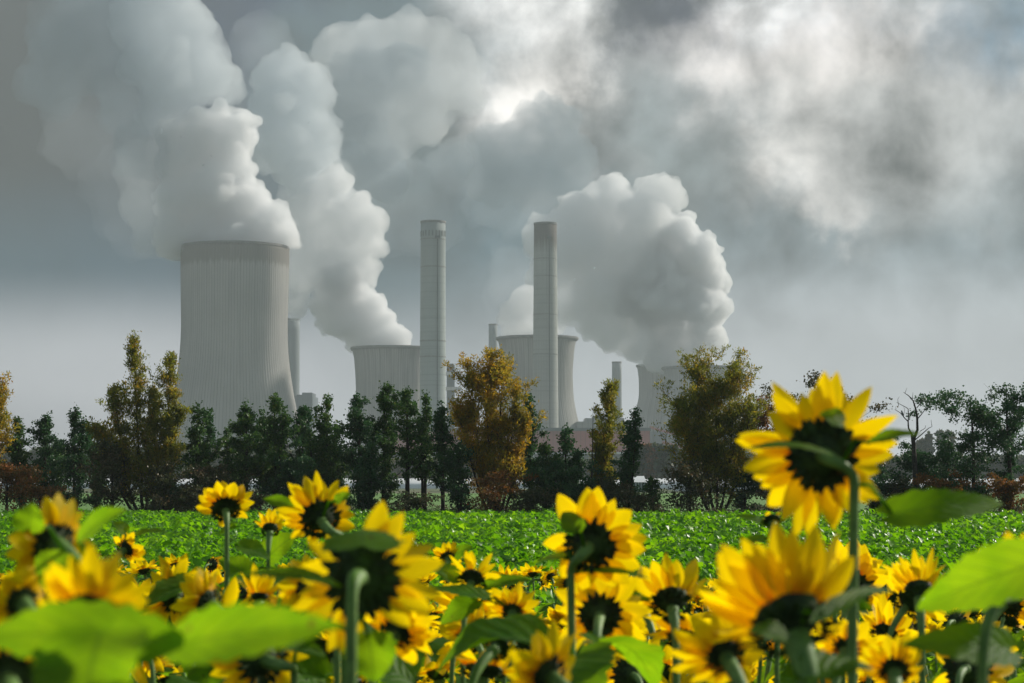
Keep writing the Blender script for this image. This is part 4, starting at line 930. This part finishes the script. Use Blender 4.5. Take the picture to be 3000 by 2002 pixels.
def sunflower(base, c, n, Rr, label, seed, group=None, leaves=(), stem_r=.0075, neck=.10, stem_mid=None, rnd_leaves=5, via=None, leaf_lo=.30, **kw):
    stem_r *= .82; R = random.Random(seed); base = Vector(base); e = empty('sunflower', base, label, 'sunflower', group)
    c = Vector(c) - base; n = Vector(n).normalized(); Rd = Rr * kw.get('disc', .42); pe = c - n * Rd * kw.get('back', .55) * .85
    flower_head(e, c, n, Rr, R, **kw)
    a = pe - n * neck; a.z = a.z if n.z > -.2 else a.z + .0
    top = a + Vector((0, 0, -neck * 1.3)); sb = Vector((0, 0, 0)); mid = sb.lerp(top, .6) + Vector(((stem_mid or R.uniform(-.03, .03)), 0, 0))
    if via is not None:
        vt = Vector(via) - base; a = pe - n * neck + (vt - pe) * .25; top = vt
    up = bez([pe + n * .004, a, (a + Vector((0, 0, -neck * .5))) if via is None else vt + Vector((0, 0, (a - vt).length * .55)), top], 9); low = bez([top, top.lerp(mid, .5) , mid, sb], 9)[1:]
    pts = up + low; rad = [stem_r * (1.75 - .75 * min(1, i / 5)) for i in range(len(pts))]
    mb = MB(); mb.tube(pts, rad, 10); mb.build('stem', M['sstem'], e)
    for lf in leaves:
        mb = MB(); p0, p1, wd, nr = lf[:4]; kk = lf[4] if len(lf) > 4 else {}
        q = min(pts, key=lambda s_: (s_ - (Vector(p0) - base)).length + abs((s_ - (Vector(p0) - base)).z) * .5) if not kk.get('free') else None
        kk = {x: y for x, y in kk.items() if x != 'free'}
        leaf_geo(mb, Vector(p0) - base, Vector(p1) - base, wd, nr, R, petiole=q, **kk); mb.build('leaf', M['sleaf'], e)
    for i in range(rnd_leaves):
        s_ = leaf_lo + (.98 - leaf_lo) * (i + R.random() * .6) / max(1, rnd_leaves); k_ = int(len(up) + (1 - s_) * (len(low) - 1)); p = pts[min(k_, len(pts) - 1)]
        a_ = i * 2.4 + R.uniform(-.5, .5); el_ = R.uniform(-.1, .6); d = Vector((math.cos(a_) * math.cos(el_), math.sin(a_) * math.cos(el_), math.sin(el_)))
        L = R.uniform(.14, .26); p0 = p + d * R.uniform(.05, .10); d2 = (d + Vector((0, 0, -R.uniform(.3, 1.5)))).normalized()
        mb = MB(); leaf_geo(mb, p0, p0 + d2 * L, L * R.uniform(.62, .82), Vector((R.uniform(-.3, .1), -.25, .75)) + d * R.uniform(.1, .7), R, R.uniform(.1, .4), R.uniform(.1, .35), petiole=p); mb.build('leaf', M['sleaf'], e)
    return e

def hero(px, py, D, Rpx, n, label, seed, foot=None, leaves=(), **kw):
    """px,py,Rpx measured on the photograph; foot = pixel column where the stem leaves the picture"""
    c = at(px, py, D); fx = at(foot if foot is not None else px, 2002, D).x; lv = []
    if D > 2.8 and kw.get('rnd_leaves', 5): kw['rnd_leaves'] = kw.get('rnd_leaves', 5) + 3
    kw['leaf_lo'] = .80
    if 'via' in kw: kw['via'] = at(*kw['via'], D - .02)
    for l in leaves:       # (x0,y0,x1,y1,width px, normal, dD0, dD1)
        d0, d1 = (l[6], l[7]) if len(l) > 7 else (0, 0)
        lv.append((at(l[0], l[1], D + d0), at(l[2], l[3], D + d1), l[4] * D / F, l[5], l[8] if len(l) > 8 else {}))
    return sunflower((fx, D, .02), c, n, Rpx * D / F, label, seed, kw.pop('group', None), lv, **kw)
SUNF = 1
hero(2402, 1330, 2.75, 240, (-.12, .95, .12), 'tallest sunflower at right, back view, with a full ring of petals against the sky', 3, foot=2508, via=(2503, 1420), npet=28, cone=.05, conev=.25, bend=.12, disc=.42, wid=.27, rough=1.2, stem_r=.0085, neck=.035, rnd_leaves=0, back=.4,
     leaves=[(2440, 1335, 2180, 1318, 42, (0, -.5, .9), -.10, -.14, dict(free=1, heart=False)), (2540, 1300, 2700, 1272, 48, (0, -.6, .8), -.05, -.05, dict(heart=False)), (2470, 1240, 2400, 1215, 70, (.2, -.7, .6), -.09, -.09, dict(free=1)),
             (2600, 1510, 2940, 1478, 110, (-.5, -.8, .25), -.02, .04, dict(fold=.12)), (2540, 1790, 2380, 1760, 70, (0, -.6, .8), 0, .02)])
hero(2305, 1800, 2.15, 296, (-.18, .50, .62), 'big blurred sunflower below the tallest one, cup-shaped, petals pointing up', 5, foot=2335, npet=26, cone=.62, conev=.32, bend=.25, disc=.40, wid=.30, stem_r=.012, neck=.05, back=.9, rnd_leaves=0,
     leaves=[(2300, 1870, 2190, 1850, 90, (0, -.5, .8), -.08, -.08, dict(free=1)), (2400, 1820, 2620, 1735, 60, (0, -.6, .8), -.05, .1), (2330, 1990, 2560, 1960, 150, (0, -.4, .9), -.05, 0)])
hero(1062, 1695, 2.35, 232, (.10, .90, -.12), 'dark-backed sunflower left of centre on a thick stem with a pale leaf cap', 7, foot=1050, npet=20, cone=.15, conev=.3, bend=.0, disc=.45, wid=.28, stem_r=.0085, neck=.05, rnd_leaves=0, gap=((300, 26), (120, 22)), back=.5,
     leaves=[(1062, 1600, 1062, 1556, 230, (0, -.45, .9), -.12, .0, dict(free=1, fold=-.25)), (1000, 1720, 690, 1690, 60, (0, -.5, .85), -.06, -.02, dict(free=1, heart=False)), (1080, 1860, 1100, 2000, 150, (0, -1, .2), -.02, -.02), (900, 1900, 700, 1860, 100, (0, -.5, .8), 0, 0)])
hero(935, 1512, 4.2, 128, (-.25, .72, .38), 'medium sunflower left of centre seen from behind, spiky petals fanned upward', 9, foot=1015, via=(1005, 1590), npet=24, cone=.35, conev=.25, bend=.25, disc=.44, wid=.27, stem_r=.008, neck=.07, back=.75,
     leaves=[(985, 1470, 1030, 1448, 40, (0, -.7, .7), -.05, -.05), (865, 1490, 770, 1462, 44, (0, -.8, .6), 0, .02, dict(free=1, heart=False))])
hero(660, 1487, 5.6, 88, (-.15, .62, .45), 'small sunflower above the crop at left with crumpled petals and black back', 11, foot=668, npet=20, cone=.25, conev=.4, bend=.6, disc=.46, wid=.40, stem_r=.008, neck=.05, rough=1.6,
     leaves=[(690, 1540, 640, 1568, 30, (0, -.6, .8)), (700, 1600, 790, 1640, 70, (0, -.6, .8))])
hero(1732, 1595, 3.5, 170, (.25, .86, .22), 'sunflower right of centre on a swan-neck stem, wide petals on its right side', 13, foot=1665, via=(1672, 1690), npet=20, cone=.2, conev=.25, bend=.2, disc=.42, wid=.36, stem_r=.0085, neck=.055, rnd_leaves=2, gap=((250, 18),), back=.6,
     leaves=[(1690, 1560, 1650, 1500, 70, (0, -.7, .6), -.06, -.03), (1680, 1680, 1900, 1694, 30, (0, -.5, .8), 0, 0, dict(heart=False)), (1660, 1640, 1560, 1660, 60, (0, -.6, .8), 0, .1)])
hero(1965, 1755, 3.9, 140, (-.05, .62, .55), 'sunflower with narrow upright petals between the swan-neck one and the big blurred one', 15, foot=1905, npet=16, cone=.55, conev=.3, bend=.2, disc=.42, wid=.34, stem_r=.0085, neck=.05, back=.85, rnd_leaves=3,
     leaves=[(1900, 1760, 1800, 1752, 40, (0, -.6, .8), 0, 0)])
hero(2690, 1722, 4.3, 128, (.05, .50, .62), 'dark-necked sunflower at right with slender upright orange petals', 17, foot=2715, npet=24, cone=.75, conev=.25, bend=.15, disc=.36, wid=.20, stem_r=.0085, neck=.06, back=1.1, rnd_leaves=2)
hero(150, 1590, 2.5, 150, (-.62, .60, .30), 'big blurred orange-petalled sunflower at far left behind green leaves', 19, foot=190, npet=18, cone=.1, conev=.35, bend=.3, disc=.42, wid=.42, stem_r=.009, rnd_leaves=0,
     leaves=[(85, 1555, 95, 1475, 92, (0, -.95, .3), -.1, -.1), (225, 1590, 372, 1492, 76, (-.3, -.8, .5), -.2, -.25, dict(heart=False)), (120, 1690, 235, 1640, 110, (0, -.9, .4), -.2, -.2)])
hero(262, 1790, 1.75, 200, (.05, .70, .55), 'very blurred yellow sunflower low at left above the great green leaf', 21, foot=262, npet=20, cone=.45, conev=.35, bend=.2, disc=.38, wid=.34, stem_r=.011, rnd_leaves=0, back=.6,
     leaves=[(540, 1880, -60, 1862, 175, (-.4, -.86, .3), -.25, -.2, dict(free=1, fold=.1, heart=False, wave=.16)), (300, 1850, 250, 2120, 340, (-.4, -.88, .1), -.27, -.3, dict(free=1, fold=.15)), (470, 1905, 1010, 1835, 150, (-.1, -.92, .35), -.2, -.3, dict(free=1, heart=False)), (110, 1850, 370, 1838, 44, (0, -.6, .8), -.1, -.1, dict(free=1, heart=False))])
hero(600, 1762, 4.0, 120, (-.80, .35, .38), 'sunflower in side view at left, petals streaming leftward from a dark neck', 23, foot=672, via=(668, 1850), npet=18, cone=.35, conev=.25, bend=.2, disc=.36, wid=.36, stem_r=.008, neck=.05, back=1.0, rnd_leaves=2)
hero(792, 1545, 6.0, 60, (.0, .55, .65), 'small half-open sunflower beside the medium spiky one', 25, foot=796, npet=14, cone=.7, conev=.25, bend=.2, disc=.42, wid=.34, neck=.05, back=1., leaves=[(780, 1640, 870, 1565, 90, (0, -.8, .6)), (740, 1700, 640, 1640, 90, (0, -.8, .6))], rnd_leaves=2)
hero(1385, 1690, 5.0, 92, (.15, .60, .55), 'half-open sunflower near the centre with splayed thin petals', 27, foot=1372, npet=12, cone=.5, conev=.4, bend=.0, disc=.40, wid=.26, back=.9, leaves=[(1340, 1700, 1240, 1650, 60, (0, -.7, .7)), (1420, 1720, 1560, 1700, 50, (0, -.7, .7))], rnd_leaves=3)
hero(1310, 1632, 7.5, 50, (-.1, .70, .45), 'small dark-centred sunflower touching the crop edge left of centre', 29, npet=18, cone=.2, conev=.3, bend=.4, leaves=[(1320, 1640, 1385, 1600, 50, (0, -.7, .7))], rnd_leaves=2)
hero(1760, 1800, 3.7, 150, (.10, .88, .10), 'sunflower directly under the swan-neck one, seen from behind', 31, foot=1790, npet=20, cone=.15, conev=.25, bend=.2, disc=.38, wid=.34, rnd_leaves=3)
hero(1465, 1890, 3.6, 62, (.45, .72, .30), 'dark unopened bud with curved neck low near the centre', 33, foot=1445, npet=6, cone=.9, conev=.2, bend=.2, disc=.60, wid=.4, back=.9, rnd_leaves=2, stem_r=.008)
hero(1600, 1975, 2.6, 150, (-.55, .55, .35), 'blurred sunflower cut by the bottom edge right of centre', 35, foot=1640, npet=18, cone=.3, conev=.3, bend=.2, disc=.38, wid=.40, rnd_leaves=1)
hero(760, 1930, 3.2, 165, (-.55, .70, .10), 'dark-backed sunflower low left of centre with petals sweeping left', 37, foot=872, via=(862, 1985), npet=24, cone=.15, conev=.25, bend=.2, disc=.42, wid=.26, neck=.07, rnd_leaves=2, leaves=[(880, 1890, 960, 1930, 40, (0, -.6, .8))])
hero(2120, 1915, 2.6, 165, (-.25, .70, .45), 'blurred yellow sunflower under the big cup-shaped one', 39, foot=2160, npet=20, cone=.3, conev=.3, bend=.3, disc=.34, wid=.36, rnd_leaves=1)
hero(20, 1985, 1.9, 170, (-.3, .8, .3), 'orange blurred sunflower in the bottom left corner', 41, npet=16, cone=.2, conev=.3, bend=.2, disc=.5, wid=.4, rnd_leaves=0)
hero(1165, 1850, 3.2, 140, (.35, .60, .50), 'broad-petalled sunflower right of the thick stem low at centre', 43, foot=1190, npet=16, cone=.3, conev=.35, bend=.4, disc=.34, wid=.46, rnd_leaves=3)
hero(372, 1608, 6.2, 62, (.35, .55, .30), 'small sunflower at left seen from the side beside a grey leaf', 45, foot=366, npet=14, cone=.3, conev=.4, bend=.3, disc=.42, wid=.42, rnd_leaves=1, leaves=[(395, 1572, 490, 1560, 44, (0, -.3, .9)), (370, 1560, 330, 1530, 40, (0, -.6, .7))])
hero(1500, 1790, 4.6, 85, (.0, .75, .45), 'yellow sunflower between the central half-open one and the swan-neck stem', 47, npet=18, cone=.25, conev=.3, bend=.3, disc=.34, wid=.4, rnd_leaves=3, leaves=[(1460, 1770, 1240, 1730, 70, (0, -.4, .9)), (1400, 1760, 1290, 1830, 80, (0, -.7, .6))])
hero(60, 1760, 2.3, 120, (-.5, .6, .4), 'orange sunflower half hidden by leaves at the left edge', 49, npet=16, cone=.2, conev=.3, bend=.4, disc=.4, wid=.4, rnd_leaves=2)
hero(2990, 1655, 2.3, 110, (.5, .6, .3), 'sunflower entering at the right edge behind a large bright leaf', 51, foot=3030, npet=16, cone=.2, conev=.3, bend=.4, disc=.4, wid=.36, rnd_leaves=0,
     leaves=[(3090, 1635, 2685, 1785, 165, (-.2, -.93, .3), -.2, -.1, dict(free=1)), (2960, 1905, 2640, 1890, 130, (0, -.92, .35), 0, -.1, dict(free=1)), (3080, 1740, 2800, 1800, 80, (0, -.8, .5), .2, 0, dict(free=1, heart=False))])
hero(2262, 1520, 4.6, 34, (.0, .5, .75), 'small black bud hanging between the tallest and the big cup-shaped sunflower', 53, npet=4, cone=.9, conev=.2, disc=.8, wid=.5, back=.8, rnd_leaves=0, leaves=[(2255, 1545, 2150, 1510, 34, (0, -.6, .8)), (2250, 1580, 2160, 1600, 40, (0, -.5, .8), 0, 0, dict(heart=False))])
hero(2480, 1900, 3.6, 110, (.3, .6, .4), 'yellow sunflower right of the big cup-shaped one, low', 55, npet=18, cone=.3, conev=.3, bend=.3, disc=.34, wid=.36, rnd_leaves=3)
hero(760, 1745, 4.3, 100, (.0, .35, .85), 'sunflower with tall vertical petals behind the left-hand bright leaf', 57, npet=12, cone=.95, conev=.2, bend=.1, disc=.3, wid=.34, back=.9, rnd_leaves=2)
hero(900, 1720, 3.6, 95, (-.5, .7, .2), 'orange petals of a sunflower tucked left of the thick stem', 59, npet=16, cone=.2, conev=.3, bend=.3, disc=.4, wid=.42, rnd_leaves=2)
hero(2620, 1960, 3.0, 120, (.1, .7, .5), 'sunflower at the bottom edge below the slender-petalled one', 61, npet=18, cone=.3, conev=.3, bend=.3, disc=.36, wid=.36, rnd_leaves=4)

TR = random.Random(314)
for i in range(28):
    D_ = 4.3 + 2.6 * ((i * .618) % 1); px_ = 60 + 2900 * ((i + TR.uniform(.1, .9)) / 28); py_ = TR.uniform(1735, 1985) + (40 if 1350 < px_ < 1750 else 0)
    a = math.radians(TR.uniform(-70, 75)); el_ = math.radians(TR.choice((-5, 20, 40, 55, 70))); c = at(px_, py_, D_); side = 'left' if px_ < 1000 else 'middle' if px_ < 2000 else 'right'
    sunflower((c.x + TR.uniform(-.1, .1), D_, .02), c, (math.sin(a) * math.cos(el_), math.cos(a) * math.cos(el_), math.sin(el_)), TR.uniform(.095, .14), 'sunflower in the near part of the dense low bed, %s third of the picture' % side, 500 + i, 'near bed sunflowers, %s third' % side,
              single=True, npet=TR.choice((14, 18, 22)), cone=TR.uniform(.15, .8), conev=.5, bend=TR.uniform(-.2, .7), disc=TR.uniform(.32, .44), wid=TR.uniform(.26, .42), back=TR.uniform(.5, .95), rnd_leaves=6, rough=1.9, leaf_lo=.72)

# the crowd of smaller sunflowers filling the bed behind
def copy_tree(o, parent=None):
    c = o.copy(); C.objects.link(c)
    if parent is not None: c.parent = parent
    for ch in KIDS[o.name]: copy_tree(ch, c)
    return c
protos = []; PR = random.Random(77)
for i in range(15):
    a = math.radians(PR.uniform(-75, 75)); el_ = math.radians((-8, 20, 40, 55, 72)[i % 5]); Rr = PR.uniform(.09, .145); h = 1.50 + PR.uniform(-.05, .05)
    bud = i in (4, 9)
    n = (math.sin(a) * math.cos(el_), math.cos(a) * math.cos(el_), math.sin(el_))
    protos.append(sunflower((0, 0, .02), (PR.uniform(-.05, .05), .02, h), n, Rr * (.6 if bud else 1), '', 100 + i, None, (), single=True, npet=6 if bud else PR.choice((16, 20, 22)), cone=PR.uniform(.15, .85) + (.3 if bud else 0), conev=.5, bend=PR.uniform(-.2, .7), disc=.6 if bud else PR.uniform(.34, .44), wid=PR.uniform(.3, .44), back=PR.uniform(.5, .95), rnd_leaves=10, rough=1.9))
KIDS = {}
for o in bpy.data.objects: KIDS.setdefault(o.name, [])
for o in bpy.data.objects:
    if o.parent: KIDS[o.parent.name].append(o)
MN = ['bract', 'disc', 'petal', 'sleaf', 'sstem']; MI = {M[x].name: i for i, x in enumerate(MN)}
def bed():
    R = random.Random(5); spots = []
    yy = 6.0; row = 0
    while yy < 17.5:
        hw = .265 * yy + .25; nx = max(2, int(2 * hw / .46)); row += 1
        for i in range(nx): spots.append((-hw + 2 * hw * (i + R.uniform(.1, .9)) / nx, yy + R.uniform(-.2, .2)))
        yy += .46 + .010 * yy
    used = set(); cnt = 0
    for (x, y) in spots:
        if cnt >= 240: break
        i = R.randrange(len(protos)); pr = protos[i]
        if i in used: o = copy_tree(pr)
        else: o = pr; used.add(i)
        s_ = R.uniform(.84, 1.08) + max(0, (9 - y)) * .03
        px = 1500 + x / y * F; gap_ = 1350 < px < 1700
        if gap_ and y > 11: s_ = min(s_, .98)
        if y < 10.5: s_ = min(1.27, max(s_ * .95, (CAM_H - (R.uniform(1690, 2060) - 1395) * y / F) / 1.53))
        o.location = (x, y, .02); o.rotation_euler = (R.uniform(-.06, .06), R.uniform(-.06, .06), math.radians(R.uniform(-28, 28))); o.scale = (s_, s_, s_)
        far = y > 11; side = 'left' if px < 1000 else 'middle' if px < 2000 else 'right'
        o['label'] = ('small sunflower in the far part of the dense bed, %s third of the picture' if far else 'sunflower in the near part of the dense low bed, %s third of the picture') % side
        o['group'] = '%s bed sunflowers, %s third' % ('far' if far else 'near', side); o['category'] = 'sunflower'; cnt += 1
    for i, pr in enumerate(protos):
        if i not in used: pr.location = (i * .5 - 3, 6, .02)
    # the rest of the bed, past the three hundred that show largest, as one object
    pieces = []
    for pr, headless in [(p_, h_) for p_ in protos for h_ in (0, 1, 1)]:
        Vs, Qs, Ms, Ts, n0 = [], [], [], [], 0
        stack = [c_ for c_ in KIDS[pr.name] if not (headless and c_.name.startswith('flower_head'))]
        while stack:
            o = stack.pop(); stack += KIDS[o.name]; me = o.data
            co = np.empty(len(me.vertices) * 3, np.float32); me.vertices.foreach_get('co', co); co = co.reshape(-1, 3)
            qs = np.array([p_.vertices[:] for p_ in me.polygons if len(p_.vertices) == 4], np.int32)
            tt = np.zeros(len(co), np.float32)
            if 't' in me.attributes: me.attributes['t'].data.foreach_get('value', tt)
            Vs.append(co); Qs.append(qs + n0); Ms.append(np.full(len(qs), MI[me.materials[0].name])); Ts.append(tt); n0 += len(co)
        pieces.append((np.concatenate(Vs), np.concatenate(Qs), np.concatenate(Ms), np.concatenate(Ts)))
    V, Q, Mi, T, n0 = [], [], [], [], 0
    for k_ in range(430):
        y = math.sqrt(R.uniform(7.2 ** 2, 17.6 ** 2)); hw = .265 * y + .2; x = R.uniform(-hw, hw); v, q, mi, tt = pieces[R.randrange(len(pieces))]
        s_ = R.uniform(.84, 1.02)
        if y < 10.5: s_ = min(1.22, max(s_ * .95, (CAM_H - (R.uniform(1760, 2080) - 1395) * y / F) / 1.53))
        a = R.uniform(-.5, .5); ca, sa = math.cos(a) * s_, math.sin(a) * s_
        w = np.stack([v[:, 0] * ca - v[:, 1] * sa + x, v[:, 0] * sa + v[:, 1] * ca + y, v[:, 2] * s_ + .02], 1)
        V.append(w); Q.append(q + n0); Mi.append(mi); T.append(tt); n0 += len(w)
    o = bpy.data.objects.new('sunflower_crowd', mesh_np('sunflower_crowd', np.concatenate(V), np.concatenate(Q), [M[x] for x in MN], True, {'t': np.concatenate(T)}, np.concatenate(Mi))); link(o)
    tag(o, 'packed small sunflowers and leaves filling the bed between the single ones', 'sunflowers', kind='stuff')
bed()
